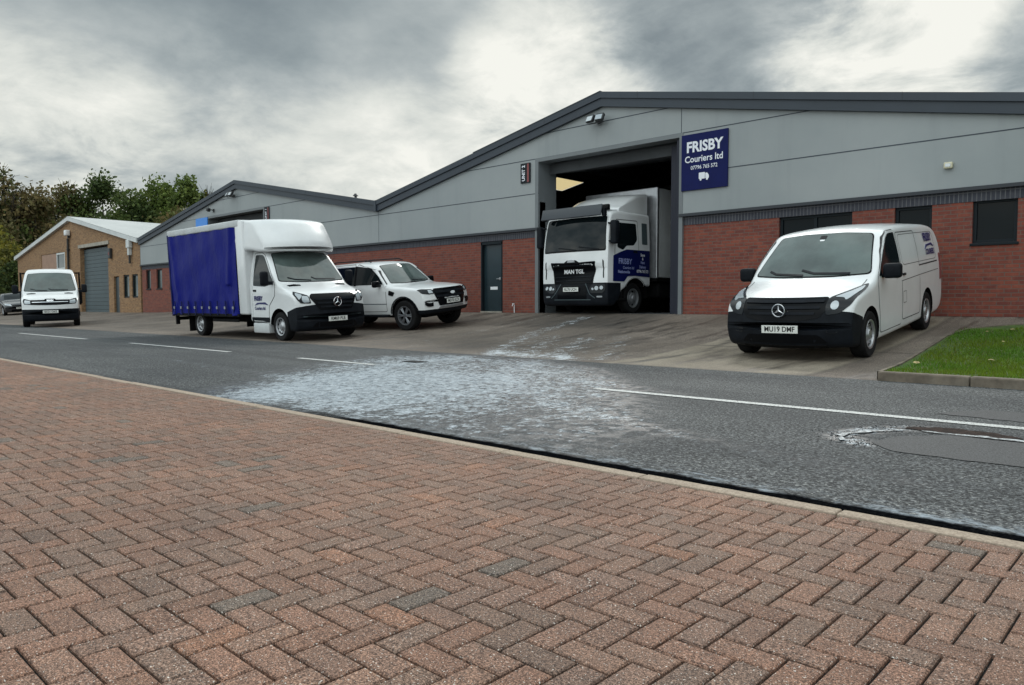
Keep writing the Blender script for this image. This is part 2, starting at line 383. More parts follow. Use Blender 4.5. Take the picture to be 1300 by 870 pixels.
def pchip(pts):
    x = np.array([p[0] for p in pts], float); y = np.array([p[1] for p in pts], float)
    h = np.diff(x); d = np.diff(y) / h; m_ = np.zeros_like(x)
    for i in range(1, len(x) - 1):
        if d[i - 1] * d[i] > 0:
            w1_ = 2 * h[i] + h[i - 1]; w2_ = h[i] + 2 * h[i - 1]; m_[i] = (w1_ + w2_) / (w1_ / d[i - 1] + w2_ / d[i])
    m_[0] = d[0]; m_[-1] = d[-1]
    def f(t):
        t = min(max(t, x[0]), x[-1]); i = min(max(int(np.searchsorted(x, t)) - 1, 0), len(h) - 1)
        s_ = (t - x[i]) / h[i]
        return float(y[i] * (1 + 2 * s_) * (1 - s_) ** 2 + m_[i] * h[i] * s_ * (1 - s_) ** 2 + y[i + 1] * s_ * s_ * (3 - 2 * s_) + m_[i + 1] * h[i] * s_ * s_ * (s_ - 1))
    return f
def sstep(a, b_, t):
    t = min(1, max(0, (t - a) / (b_ - a))); return t * t * (3 - 2 * t)

class Body:
    """lofted vehicle shell: x runs back from the nose, +y is the vehicle's right side"""
    def __init__(s, L, top, bot, W, hw, rad, bow, crown=lambda x: .03, nf=52, nr=30, front=.5):
        T, B = pchip(top), pchip(bot)
        xs = [front * L * (i / nf) ** 1.7 for i in range(nf)] + [front * L + (1 - front) * L * math.sin(PI / 2 * i / nr) for i in range(nr + 1)]
        bm = bmesh.new(); rows = []
        for x in xs:
            zt, zb = T(x), B(x); r = min(rad(x), (zt - zb) * .45); rb = min(.07, (zt - zb) * .2); cr = min(crown(x), (zt - zb) * .2)
            zs = zt - cr
            half = [(0, zb), (hw(x, zb) * .5, zb), (hw(x, zb) - rb, zb)]
            for i in range(1, 4):
                a = PI / 2 * i / 4; half.append((hw(x, zb + rb) - rb + rb * math.sin(a), zb + rb - rb * math.cos(a)))
            for i in range(13):
                z = zb + rb + (zs - r - zb - rb) * i / 12; half.append((hw(x, z), z))
            w_ = hw(x, zs - r)
            for i in range(1, 7):
                a = PI / 2 * i / 6; half.append((w_ - r + r * math.cos(a) ** .9, zs - r + r * math.sin(a) ** .9 if i < 6 else zs))
            we = w_ - r
            for i in range(1, 6):
                y = we * (1 - i / 5); half.append((y, zs + cr * (1 - (y / max(we, .01)) ** 2)))
            loop = half + [(-y, z) for y, z in half[-2:0:-1]]
            rows.append([bm.verts.new((x + bow(x, z) * (abs(y) / W) ** 2.3, y, z)) for y, z in loop])
        n = len(rows[0])
        for a, b_ in zip(rows, rows[1:]):
            for k in range(n): bm.faces.new((a[k], a[(k + 1) % n], b_[(k + 1) % n], b_[k]))
        fc = [bm.faces.new(rows[0][::-1]), bm.faces.new(rows[-1])]
        bmesh.ops.triangulate(bm, faces=fc)
        bmesh.ops.recalc_face_normals(bm, faces=bm.faces)
        s.bm = bm; s.bvh = BVHTree.FromBMesh(bm)
    def finish(s, root, name, mat, arches, bumper=None, bmat='black_plastic', W=1.):
        """cut the wheel arches, split off the bumper region; returns (body, bumper)"""
        me = bpy.data.meshes.new(name); s.bm.to_mesh(me)
        me.materials.append(MAT[mat]); me.materials.append(MAT['chassis_black'])
        o = bpy.data.objects.new(name, me); COL.objects.link(o)
        tmp = []
        for (x, z, r) in arches:
            for sg in (1, -1):
                t = bmesh.new(); bmesh.ops.create_cone(t, segments=36, radius1=r, radius2=r, depth=.62, cap_ends=True, matrix=Matrix.Translation((x, sg * (W + .03), z)) @ Matrix.Rotation(PI / 2, 4, 'X'))
                cm = bpy.data.meshes.new('c'); t.to_mesh(cm); t.free(); cm.materials.append(MAT[mat]); cm.materials.append(MAT['chassis_black'])
                for p in cm.polygons: p.material_index = 1
                co = bpy.data.objects.new('c', cm); COL.objects.link(co); tmp.append(co)
                md_ = o.modifiers.new('b', 'BOOLEAN'); md_.operation = 'DIFFERENCE'; md_.object = co; md_.solver = 'EXACT'
        dg = bpy.context.evaluated_depsgraph_get(); dg.update()
        nm = bpy.data.meshes.new_from_object(o.evaluated_get(dg)); o.modifiers.clear(); o.data = nm
        for t in tmp: bpy.data.objects.remove(t)
        bo = None
        if bumper:
            planes, test = bumper
            b1 = bmesh.new(); b1.from_mesh(nm)
            for co_, no_ in planes: bmesh.ops.bisect_plane(b1, geom=b1.verts[:] + b1.edges[:] + b1.faces[:], plane_co=co_, plane_no=no_)
            b2 = b1.copy()
            bmesh.ops.delete(b1, geom=[f for f in b1.faces if test(f.calc_center_median()) and f.material_index == 0], context='FACES')
            bmesh.ops.delete(b2, geom=[f for f in b2.faces if not (test(f.calc_center_median()) and f.material_index == 0)], context='FACES')
            b1.to_mesh(nm); b1.free()
            bo = ob('bumper', b2, bmat, root, smooth_=True)
        nm.polygons.foreach_set('use_smooth', [True] * len(nm.polygons)); nm.set_sharp_from_angle(angle=R(35))
        o.parent = root; s.root = root; s.body = o
        return o, bo
    def patch(s, name, mat, poly, view, off=.006, parent=None, cell=.09, faces=None, skirt=.012, flip=False):
        bm = bmesh.new()
        vs = [bm.verts.new((a, b_, 0)) for a, b_ in poly]
        if faces is None: bm.faces.new(vs)
        else:
            for f in faces:
                try: bm.faces.new([vs[i] for i in f])
                except ValueError: pass
        for ax in (0, 1):
            lo = min(v.co[ax] for v in bm.verts); hi = max(v.co[ax] for v in bm.verts); n = int((hi - lo) / cell)
            no = Vector((1, 0, 0)) if ax == 0 else Vector((0, 1, 0))
            for i in range(1, n + 1):
                bmesh.ops.bisect_plane(bm, geom=bm.verts[:] + bm.edges[:] + bm.faces[:], plane_co=no * (lo + (hi - lo) * i / (n + 1)), plane_no=no)
        inn = {}
        for v in bm.verts:
            a, b_ = v.co.x, v.co.y
            if view == 'front': o_, d = Vector((-4, a, b_)), Vector((1, 0, 0))
            elif view == 'rear': o_, d = Vector((14, a, b_)), Vector((-1, 0, 0))
            elif view == 'right': o_, d = Vector((a, 4, b_)), Vector((0, -1, 0))
            elif view == 'left': o_, d = Vector((a, -4, b_)), Vector((0, 1, 0))
            else: o_, d = Vector((a, b_, 6)), Vector((0, 0, -1))
            h, nn, _, _ = s.bvh.ray_cast(o_, d)
            if h is None:
                h, nn, _, _ = s.bvh.find_nearest(o_ + d * 3.2)
            if nn.dot(d) > 0: nn = -nn
            inn[v] = nn; v.co = h + nn * off
        bm.normal_update()
        if skirt:
            be = [e_ for e_ in bm.edges if e_.is_boundary]
            r = bmesh.ops.extrude_edge_only(bm, edges=be)
            nv = [x for x in r['geom'] if isinstance(x, bmesh.types.BMVert)]
            bm.verts.ensure_lookup_table()
            for v in nv:
                _, nn, _, _ = s.bvh.find_nearest(v.co); 
                near = s.bvh.find_nearest(v.co)
                v.co = near[0] - near[1] * 0.004
        bmesh.ops.recalc_face_normals(bm, faces=bm.faces)
        # make the visible face look outwards
        sm = sum((f.normal.dot(inn[f.verts[0]]) for f in bm.faces if all(v in inn for v in f.verts)), 0.0) if not skirt else 0
        if sm < 0: bmesh.ops.reverse_faces(bm, faces=bm.faces)
        return ob(name, bm, mat, parent or s.root, smooth_=True)
    def text(s, st, size, cx, cz, view, mat, name='lettering', parent=None, bold=.02, sx=1., off=.012, shear=0.):
        v, f = text2d(st, size, bold)
        m_ = -1 if view in ('front', 'right') else 1
        return s.patch(name, mat, [(cx + m_ * a * sx + m_ * shear * b_, cz + b_) for a, b_ in v], view, off=off, parent=parent, cell=.25, faces=f, skirt=0)
def rpoly(pts, r=.05, n=4):
    out = []; k = len(pts)
    for i in range(k):
        p0, p1, p2 = Vector(pts[i - 1]), Vector(pts[i]), Vector(pts[(i + 1) % k])
        a = (p0 - p1); b_ = (p2 - p1); rr = min(r, a.length * .45, b_.length * .45)
        A = p1 + a.normalized() * rr; Bq = p1 + b_.normalized() * rr
        for j in range(n + 1):
            t = j / n; q = A * (1 - t) ** 2 + p1 * 2 * t * (1 - t) + Bq * t * t; out.append((q.x, q.y))
    return out
def rect(x0, x1, z0, z1, r=.03): return rpoly([(x0, z0), (x1, z0), (x1, z1), (x0, z1)], r)
def line(pts, w_=.014):
    L_, Rr = [], []
    for i, p in enumerate(pts):
        d = Vector(pts[min(i + 1, len(pts) - 1)]) - Vector(pts[max(i - 1, 0)]); d.normalize(); n = Vector((-d.y, d.x)) * w_ / 2
        L_.append((p[0] + n.x, p[1] + n.y)); Rr.append((p[0] - n.x, p[1] - n.y))
    return L_ + Rr[::-1]
def mir(poly): return [(-a, b_) for a, b_ in poly][::-1]

def make_wheel(Rr, width, rimr, style, root, positions, rmat='steel_rim'):
    """positions [(x, y, z)]: one wheel is built, the rest are copies"""
    first = None
    for i, (x, y, z) in enumerate(positions):
        if first is None:
            bm = bmesh.new(); h = width / 2
            revolve_y(bm, [(rimr, -h * .9), (rimr + .02, -h), (Rr * .93, -h), (Rr * .985, -h * .8), (Rr, -h * .45), (Rr, h * .45), (Rr * .985, h * .8), (Rr * .93, h), (rimr + .02, h), (rimr, h * .9)], 40)
            for k in range(3):
                yy = (-.5 + .5 * k) * h
                revolve_y(bm, [(Rr + .001, yy - .012), (Rr - .006, yy), (Rr + .001, yy + .012)], 40)
            bmesh.ops.recalc_face_normals(bm, faces=bm.faces)
            t = ob('wheel', bm, 'tyre', root, smooth_=True); first = t
            bm = bmesh.new(); yo = h * .88
            revolve_y(bm, [(rimr + .012, yo), (rimr + .006, yo + .012), (rimr - .02, yo + .004), (rimr - .035, yo - .05), (rimr - .04, -h * .8)], 36)
            def disc(r0, r1, y0, y1): revolve_y(bm, [(r0, y0), (r1, y1)], 36)
            if style == 'steel':
                revolve_y(bm, [(rimr - .035, yo - .045), (rimr * .72, yo - .02), (rimr * .6, yo - .035), (rimr * .38, yo - .012), (rimr * .33, yo + .006), (.001, yo + .01)], 36)
            elif style == 'truck':
                revolve_y(bm, [(rimr - .035, yo - .09), (rimr * .62, yo - .07), (rimr * .55, yo + .01), (rimr * .3, yo + .02), (rimr * .28, yo + .06), (.001, yo + .065)], 36)
            else:
                for k in range(6):
                    a = 2 * PI * k / 6
                    for da in (-.13, .13):
                        bx(bm, -.02, .02, yo - .035, yo - .004, 0, 0, 0) if False else None
                        p0 = Vector((math.cos(a) * rimr * .18, yo - .012, math.sin(a) * rimr * .18)); p1 = Vector((math.cos(a + da) * (rimr - .02), yo - .016, math.sin(a + da) * (rimr - .02)))
                        tube(bm, [p0, p1], [.022, .02], 6)
                revolve_y(bm, [(rimr * .3, yo - .02), (rimr * .25, yo), (.001, yo + .004)], 24)
            n0 = len(bm.faces)
            if style in ('steel', 'truck'):
                nh = 10 if style == 'steel' else 8
                for k in range(nh):
                    a = 2 * PI * (k + .5) / nh; rr = rimr * (.78 if style == 'steel' else .76)
                    bmesh.ops.create_cone(bm, segments=10, radius1=.026, radius2=.026, depth=.012, cap_ends=True, matrix=Matrix.Translation((rr * math.cos(a), yo - (.026 if style == 'steel' else .072), rr * math.sin(a))) @ Matrix.Rotation(PI / 2, 4, 'X'))
            else:
                revolve_y(bm, [(rimr - .03, yo - .06), (.001, yo - .06)], 30)
            bm.faces.ensure_lookup_table()
            for f in bm.faces[n0:]: f.material_index = 1
            bmesh.ops.recalc_face_normals(bm, faces=bm.faces)
            rim = ob('rim', bm, [rmat, 'gloss_black'], t, smooth_=True)
            c = t
        else: c = copy_tree(first, root)
        c.location = (x, y, z); c.rotation_euler = (0, 0, 0 if y > 0 else PI)
def mirror_arm(root, x, y, z, sx=.16, sy=.24, sz=.30, mat='black_plastic', lean=0):
    bm = bmesh.new(); bx(bm, x - sx / 2, x + sx / 2, y - sy / 2, y + sy / 2, z - sz / 2, z + sz / 2, .05, rot=(0, lean, 0), seg=3)
    bx(bm, x - .03, x + .05, y - math.copysign(sy / 2 + .12, y) if True else 0, y - math.copysign(sy / 2 - .03, y), z - sz * .45, z - sz * .2, .015)
    o = ob('wing_mirror', bm, mat, root, smooth_=True)
    bm = bmesh.new(); xx = x + sx / 2 + .001
    bx(bm, xx, xx + .004, y - sy * .36, y + sy * .36, z - sz * .38, z + sz * .38, 0, rot=(0, lean, 0))
    ob('mirror_glass', bm, 'chrome', o)
def star_badge(root, x, z, r, parent, tilt=0.):
    bm = bmesh.new()
    n = 28
    pts = [(0, r * math.cos(2 * PI * k / n), r * math.sin(2 * PI * k / n)) for k in range(n)]
    t = r * .085
    rings = []
    for k in range(n):
        a = 2 * PI * k / n; ring = []
        for j in range(6):
            b_ = 2 * PI * j / 6; rr = r + t * math.cos(b_); ring.append(bm.verts.new((t * math.sin(b_), rr * math.cos(a), rr * math.sin(a))))
        rings.append(ring)
    for k in range(n):
        for j in range(6): bm.faces.new((rings[k][j], rings[(k + 1) % n][j], rings[(k + 1) % n][(j + 1) % 6], rings[k][(j + 1) % 6]))
    for k in range(3):
        a = PI / 2 + 2 * PI * k / 3
        tip = bm.verts.new((0, r * math.cos(a), r * math.sin(a)))
        l = bm.verts.new((0, r * .16 * math.cos(a + 1.05), r * .16 * math.sin(a + 1.05))); rr_ = bm.verts.new((0, r * .16 * math.cos(a - 1.05), r * .16 * math.sin(a - 1.05)))
        pk = bm.verts.new((-r * .14, r * .05 * math.cos(a), r * .05 * math.sin(a))); c0 = bm.verts.new((0, 0, 0))
        for f in ((tip, l, pk), (tip, pk, rr_), (l, c0, pk), (pk, c0, rr_)): bm.faces.new(f)
    bmesh.ops.rotate(bm, verts=bm.verts, matrix=Matrix.Rotation(tilt, 3, 'Y')); bmesh.ops.translate(bm, verts=bm.verts, vec=(x, 0, z))
    bmesh.ops.recalc_face_normals(bm, faces=bm.faces)
    ob('badge', bm, 'chrome', parent, smooth_=True)
def plate(root, x, z, s, tilt=0., w_=.52, h=.112, y=0):
    bm = bmesh.new(); bx(bm, x - .012, x, y - w_ / 2, y + w_ / 2, z - h / 2, z + h / 2, .004)
    o = ob('number_plate', bm, 'plate_white', root)
    v, f = text2d(s, .105, .018)
    bm = bmesh.new(); vs = [bm.verts.new((x - .014, y - a * .88, z + b_)) for a, b_ in v]
    for q in f: bm.faces.new([vs[i] for i in q])
    ob('plate_characters', bm, 'plate_text', o)

# ground heights -----------------------------------------------------
RZ = -.03
def gz(x, y):
    s_ = sstep(-45, -30, x); h = .45 + .19 * s_
    t = min(1, max(0, (y - 9.02) / 7.08))
    return RZ + h * t ** 1.6
def place(root, nx, ny, yaw, wb, fo, tw=.8):
    """seat a vehicle (nose at nx, ny) on the ground by its four wheel contacts"""
    c, s_ = math.cos(yaw), math.sin(yaw)
    def wpt(x, y): X = nx + c * x - s_ * y; Y = ny + s_ * x + c * y; return gz(X, Y)
    F_ = (wpt(fo, tw) + wpt(fo, -tw)) / 2; B_ = (wpt(fo + wb, tw) + wpt(fo + wb, -tw)) / 2
    r_ = (wpt(fo, tw) + wpt(fo + wb, tw)) / 2; l_ = (wpt(fo, -tw) + wpt(fo + wb, -tw)) / 2
    pit = -math.atan2(B_ - F_, wb); roll = math.atan2(r_ - l_, 2 * tw)
    z0 = F_ - (B_ - F_) / wb * fo
    root.matrix_world = Matrix.Translation((nx, ny, z0)) @ Matrix.Rotation(yaw, 4, 'Z') @ Matrix.Rotation(pit, 4, 'Y') @ Matrix.Rotation(roll, 4, 'X')

# ================================================================== SETTING
def grid_sheet(name, xs, ys, zf, mat, attrs=None, kind='structure'):
    nx, ny = len(xs), len(ys)
    X, Y = np.meshgrid(xs, ys, indexing='ij'); Z = zf(X, Y)
    me = bpy.data.meshes.new(name); co = np.stack([X, Y, Z], -1).reshape(-1, 3)
    i = np.arange(nx - 1)[:, None] * ny + np.arange(ny - 1)[None, :]; i = i.ravel()
    fa = np.stack([i, i + ny, i + ny + 1, i + 1], 1)
    me.from_pydata(co.tolist(), [], fa.tolist()); me.materials.append(MAT[mat])
    for k, f in (attrs or {}).items():
        a = me.attributes.new(k, 'FLOAT', 'POINT'); a.data.foreach_set('value', f(X, Y).ravel().astype(np.float32))
    o = bpy.data.objects.new(name, me); COL.objects.link(o); o['kind'] = kind
    me.polygons.foreach_set('use_smooth', [True] * len(me.polygons))
    return o
def gzv(X, Y):
    t = np.clip((X + 45) / 15, 0, 1); s_ = t * t * (3 - 2 * t); h = .45 + .19 * s_
    return RZ + h * np.clip((Y - 9.02) / 7.08, 0, 1) ** 1.6
def poly_sd(X, Y, poly):
    """signed distance (inside positive)"""
    P_ = np.array(poly); d = np.full(X.shape, 1e9); ins = np.zeros(X.shape, bool)
    for i in range(len(P_)):
        a, b_ = P_[i], P_[(i + 1) % len(P_)]; e_ = b_ - a
        t = np.clip(((X - a[0]) * e_[0] + (Y - a[1]) * e_[1]) / (e_ @ e_), 0, 1)
        d = np.minimum(d, np.hypot(X - a[0] - t * e_[0], Y - a[1] - t * e_[1]))
        cnd = (a[1] > Y) != (b_[1] > Y)
        with np.errstate(divide='ignore', invalid='ignore'): ins ^= cnd & (X < (b_[0] - a[0]) * (Y - a[1]) / (b_[1] - a[1] + 1e-12) + a[0])
    return np.where(ins, d, -d)
def ss(a, b_, t): t = np.clip((t - a) / (b_ - a), 0, 1); return t * t * (3 - 2 * t)
def seg_d(X, Y, pts):
    d = np.full(X.shape, 1e9)
    for a, b_ in zip(pts, pts[1:]):
        a = np.array(a); e_ = np.array(b_) - a; t = np.clip(((X - a[0]) * e_[0] + (Y - a[1]) * e_[1]) / (e_ @ e_), 0, 1)
        d = np.minimum(d, np.hypot(X - a[0] - t * e_[0], Y - a[1] - t * e_[1]))
    return d

def road_spill(X, Y):
    m1 = ss(-.5, .8, poly_sd(X, Y, SP_OUT)) * (.62 - .24 * ss(-5.6, -3.0, X))
    m2 = ss(-.3, .6, poly_sd(X, Y, SP_IN)) * (.36 - .20 * ss(-6.4, -4.8, X))
    tr_ = sum(np.exp(-(seg_d(X, Y, t) / .16) ** 2) * a for t, a in SP_TRACKS)
    pot = np.exp(-((np.abs(seg_d(X, Y, POT_RING)) ) / .13) ** 2) * .55
    return np.clip(m1 + m2 + tr_ * .35 + pot, 0, 1.3)
def road_dark(X, Y):
    return np.clip(np.exp(-(seg_d(X, Y, [(-30, 7.0), (-16, 6.9), (-9, 6.0)]) / .12) ** 2) * .5 + ss(.0, .15, poly_sd(X, Y, [(-1.6, 6.35), (-.9, 6.5), (3, 6.7), (3, 7.4), (-1.0, 7.2)])) * .6, 0, 1)
SP_OUT = [(-7.3, 3.05), (-7.9, 4.0), (-9.3, 5.6), (-10.3, 7.6), (-9.9, 8.9), (-7.6, 9.0), (-5.9, 8.2), (-4.3, 6.6), (-3.3, 5.6), (-2.5, 4.2), (-2.3, 3.1)]
SP_IN = [(-6.9, 3.1), (-7.3, 3.9), (-8.2, 5.0), (-7.6, 6.4), (-6.0, 6.6), (-4.8, 5.4), (-4.4, 4.0), (-4.5, 3.1)]
SP_TRACKS = [([(-9, 8.6), (-8.4, 6.6), (-7.3, 4.9), (-6.4, 3.2)], 1.), ([(-7.6, 8.8), (-6.0, 6.2), (-3.5, 4.6), (-1.0, 3.9)], .5), ([(-26, 5.2), (-14, 5.0), (-8, 4.6)], .55), ([(-26, 6.9), (-16, 6.5), (-10, 5.8)], .5), ([(-5, 6.6), (-2, 6.0), (0, 5.9)], .4)]
POT_RING = [(-1.55, 4.75), (-1.75, 5.0), (-1.62, 5.4), (-1.42, 5.62), (-1.0, 5.55)]
def ramp_xs(a, b_, st): return list(np.arange(a, b_, st))
xs = np.array(ramp_xs(-260, -60, 10) + ramp_xs(-60, -24, .8) + ramp_xs(-24, 3, .07) + ramp_xs(3, 40, 1.) + [60, 120])
ys = np.array(list(np.arange(3.07, 9.02, .075)) + [9.02])
grid_sheet('road', xs, ys, lambda X, Y: np.full(X.shape, RZ) + .012 * np.sin((Y - 3) / 6 * PI) - .03 * 0 * X, 'asphalt', {'spill': road_spill, 'dark': road_dark})
def rz(x, y): return RZ + .012 * math.sin((y - 3) / 6 * PI)
def ap_spill(X, Y):
    v = 0
    for t, a in AP_TR: v = v + np.exp(-(seg_d(X, Y, t) / .34) ** 2) * a * .92
    v = v + ss(-.2, 1.2, poly_sd(X, Y, [(-10.5, 8.9), (-6.2, 8.9), (-7.2, 9.9), (-9.5, 10.3)])) * .6
    return np.clip(v, 0, 1.2)
AP_TR = [([(-8.9, 9.0), (-10.1, 10.6), (-11.2, 12.8), (-11.8, 15.5)], .70), ([(-7.4, 9.0), (-8.4, 10.4), (-9.3, 12.2)], .68), ([(-6.9, 9.6), (-7.9, 11.2), (-8.7, 12.6)], .55), ([(-11.6, 9.3), (-12.8, 11.5), (-13.3, 15.6)], .40), ([(-8.2, 9.0), (-9.4, 10.8), (-10.3, 12.4)], .55)]
def ap_conc(X, Y):
    c_ = ss(-6.9, -6.3, X + .0 * Y) * (1 - ss(-3.75, -3.45, X) * .8)
    c_ = np.maximum(c_, .38 * ss(-30, -16, -X - 0) * 0 + .33 * (X < -14))
    return c_
def ap_dark(X, Y):  # joints and wet stains, plus darkness under vehicles painted into the colour
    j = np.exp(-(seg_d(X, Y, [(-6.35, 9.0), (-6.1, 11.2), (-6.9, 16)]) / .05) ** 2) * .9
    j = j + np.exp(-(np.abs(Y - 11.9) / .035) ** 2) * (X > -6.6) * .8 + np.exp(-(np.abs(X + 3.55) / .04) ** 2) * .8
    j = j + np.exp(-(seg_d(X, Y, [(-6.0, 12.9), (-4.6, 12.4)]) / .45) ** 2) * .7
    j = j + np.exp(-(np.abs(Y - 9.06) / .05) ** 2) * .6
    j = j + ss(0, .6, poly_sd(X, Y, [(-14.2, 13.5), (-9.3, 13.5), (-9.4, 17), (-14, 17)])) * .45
    j = j + ss(0, .5, poly_sd(X, Y, [(-20, 9.6), (-15.6, 9.5), (-15.6, 11.4), (-20, 11.4)])) * .3  # painted shade beneath the box truck
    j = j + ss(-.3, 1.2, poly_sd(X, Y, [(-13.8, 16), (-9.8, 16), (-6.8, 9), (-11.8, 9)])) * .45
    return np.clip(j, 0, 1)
ys2 = np.array(list(np.arange(9.02, 17.0, .09)) + [18, 25, 40, 70, 120, 200])
xs2 = np.array(ramp_xs(-260, -70, 10) + ramp_xs(-70, -24, 1.) + ramp_xs(-24, 3, .09) + ramp_xs(3, 40, 1.5) + [60, 120])
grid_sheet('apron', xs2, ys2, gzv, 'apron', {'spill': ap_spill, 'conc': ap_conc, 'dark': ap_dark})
bm = bmesh.new(); quad(bm, [(-1500, -1500, -.5), (1500, -1500, -.5), (1500, 1500, -.5), (-1500, 1500, -.5)]); ob('ground', bm, 'far_ground', kind='structure')

# block paving: herringbone of 200 x 100 blocks, one mesh
bm = bmesh.new(); cl_ = bm.loops.layers.float_color.new('Col')
Wb = .0865; rr = random.Random(3)
def block(x0, y0, x1, y1):
    g_ = .0036; b0 = .004
    tone = rr.choice([(.232, .152, .126), (.238, .148, .120), (.220, .150, .128), (.205, .146, .126), (.245, .152, .122), (.228, .146, .120), (.240, .158, .130), (.210, .148, .126), (.235, .155, .130)])
    if rr.random() < .02: tone = (.165, .140, .130)
    if rr.random() < .02: tone = (.270, .160, .122)
    k = rr.uniform(.90, 1.10) * .80; tone = (tone[0] * k * 1.13, tone[1] * k * 1.10, tone[2] * k * 1.03)
    dz = rr.gauss(0, .0007); tx = rr.gauss(0, .004); ty = rr.gauss(0, .004)
    x0 += g_ + rr.gauss(0, .0004); y0 += g_ + rr.gauss(0, .0004); x1 -= g_; y1 -= g_
    cx_, cy_ = (x0 + x1) / 2, (y0 + y1) / 2
    def V(x, y, z): return bm.verts.new((x, y, z + dz + (x - cx_) * tx + (y - cy_) * ty))
    a = [V(x0, y0, -.012), V(x1, y0, -.012), V(x1, y1, -.012), V(x0, y1, -.012)]
    m_ = [V(x0, y0, -.004), V(x1, y0, -.004), V(x1, y1, -.004), V(x0, y1, -.004)]
    t = [V(x0 + b0, y0 + b0, 0), V(x1 - b0, y0 + b0, 0), V(x1 - b0, y1 - b0, 0), V(x0 + b0, y1 - b0, 0)]
    fs = [bm.faces.new(t)]
    for i in range(4):
        j = (i + 1) % 4; fs += [bm.faces.new((m_[i], m_[j], t[j], t[i])), bm.faces.new((a[i], a[j], m_[j], m_[i]))]
    for f in fs:
        for l in f.loops: l[cl_] = (*tone, 1)
YE = 2.982
for i in range(-220, 48):
    for j in range(-34, 36):
        x, y = i * Wb, j * Wb + .045 - .0035
        if y < -2.0 and x < -3: continue
        if x * .218 + y * .976 < -1.6 and x < 0 and False: continue
        k = (i - j) % 4
        if k == 0 and y + Wb <= YE + .001: block(x, y, x + 2 * Wb, y + Wb)
        elif k == 3:
            if y + 2 * Wb <= YE + .001: block(x, y, x + Wb, y + 2 * Wb)
            elif y + Wb <= YE + .001: block(x, y, x + Wb, y + Wb)
        elif k == 2 and j == -34: block(x, y, x + Wb, y + Wb)
ob('pavement', bm, 'paver', kind='structure')
bm = bmesh.new(); quad(bm, [(-260, -60, -.0115), (120, -60, -.0115), (120, 2.988, -.0115), (-260, 2.988, -.0115)]); ob('pavement_bed', bm, 'joint_sand', kind='structure')
# flush concrete edging kerb, one-metre lengths
bm = bmesh.new(); x = -120.
while x < 40:
    bx(bm, x + .003, x + .912, 2.988, 3.072, -.15, .004 + rr.gauss(0, .0012), .006); x += .915
ob('edging_kerb', bm, 'edging', kind='structure')
# raised kerb and grass verge
bm = bmesh.new(); x = -2.74
while x < 40:
    bx(bm, x + .004, x + .91, 9.0, 9.125, -.2, .075 + rr.gauss(0, .001), .018); x += .915
ob('kerb', bm, 'kerb_stone', kind='structure')
VE = [(-2.72, 9.125), (-2.90, 10.5), (-3.02, 12.2), (-3.08, 13.6), (-2.95, 14.5), (-2.4, 15.0), (-1.5, 15.15), (40, 15.2), (40, 9.125)]
bm = bmesh.new()
f = bm.faces.new([bm.verts.new((a, b_, 0)) for a, b_ in VE])
for i in range(1, 14):
    bmesh.ops.bisect_plane(bm, geom=bm.verts[:] + bm.edges[:] + bm.faces[:], plane_co=(0, 9.125 + .45 * i, 0), plane_no=(0, 1, 0))
for v in bm.verts: v.co.z = max(gz(v.co.x, v.co.y) + .035, .055 + (v.co.y - 9.125) * .0)
ob('grass_verge', bm, 'soil_green', kind='structure')
def vz(x, y): return max(gz(x, y) + .035, .055)
# edging strip between verge and drive
bm = bmesh.new(); path_ = []
for a, b_ in zip(VE[:7], VE[1:8]):
    n = max(1, int(math.dist(a, b_) / .15)); path_ += [(a[0] + (b_[0] - a[0]) * i / n, a[1] + (b_[1] - a[1]) * i / n) for i in range(n)]
prev = None
for i, p in enumerate(path_[:-1]):
    d = (Vector(path_[i + 1]) - Vector(path_[max(0, i - 1)])).normalized(); nr_ = Vector((-d.y, d.x)); z = vz(*p)
    A_, B_ = Vector(p) + nr_ * .055, Vector(p) - nr_ * .0
    cur = [bm.verts.new((A_.x, A_.y, z - .2)), bm.verts.new((A_.x, A_.y, z + .012)), bm.verts.new((B_.x, B_.y, z + .018)), bm.verts.new((B_.x, B_.y, z - .2))]
    if prev:
        for k in range(3): bm.faces.new((prev[k], cur[k], cur[k + 1], prev[k + 1]))
    prev = cur
bmesh.ops.recalc_face_normals(bm, faces=bm.faces)
ob('verge_edging', bm, 'kerb_stone', kind='structure')
# grass blades
bm = bmesh.new(); cl_ = bm.loops.layers.float_color.new('Col'); rg = random.Random(5)
for i in range(52000):
    x = -3.05 + 5.2 * rg.random() ** 1.15; y = 9.14 + 5.95 * rg.random()
    if y > 14.4 and x < -2.4 + (y - 14.4) * .5: continue
    edge_ = min(y - 9.13, 15.1 - y, x + 2.72 + (y - 9.1) * .075)
    if edge_ < 0: continue
    if rg.random() > .35 + edge_ * 1.3 + .25 * math.sin(x * 5 + y * 3): continue
    h = rg.uniform(.025, .06); a = rg.random() * PI; w_ = rg.uniform(.004, .009); z = vz(x, y) - .005
    lx, ly = rg.gauss(0, .018), rg.gauss(0, .018)
    dx, dy = math.cos(a) * w_, math.sin(a) * w_
    f = bm.faces.new([bm.verts.new((x - dx, y - dy, z)), bm.verts.new((x + dx, y + dy, z)), bm.verts.new((x + lx, y + ly, z + h))])
    pt = .5 + .5 * math.sin(x * 2.1 + math.sin(y * 1.7) * 2) ; g_ = rg.uniform(.75, 1.25)
    c_ = (.085 * g_ + .045 * pt, .190 * g_, .016 * g_)
    if rg.random() < .05: c_ = (.18, .17, .06)
    for l in f.loops: l[cl_] = (*c_, 1)
o = ob('grass', bm, 'grass_blade'); tag(o, 'short green mown grass of the verge in front of the brick wall', 'grass'); o['kind'] = 'stuff'
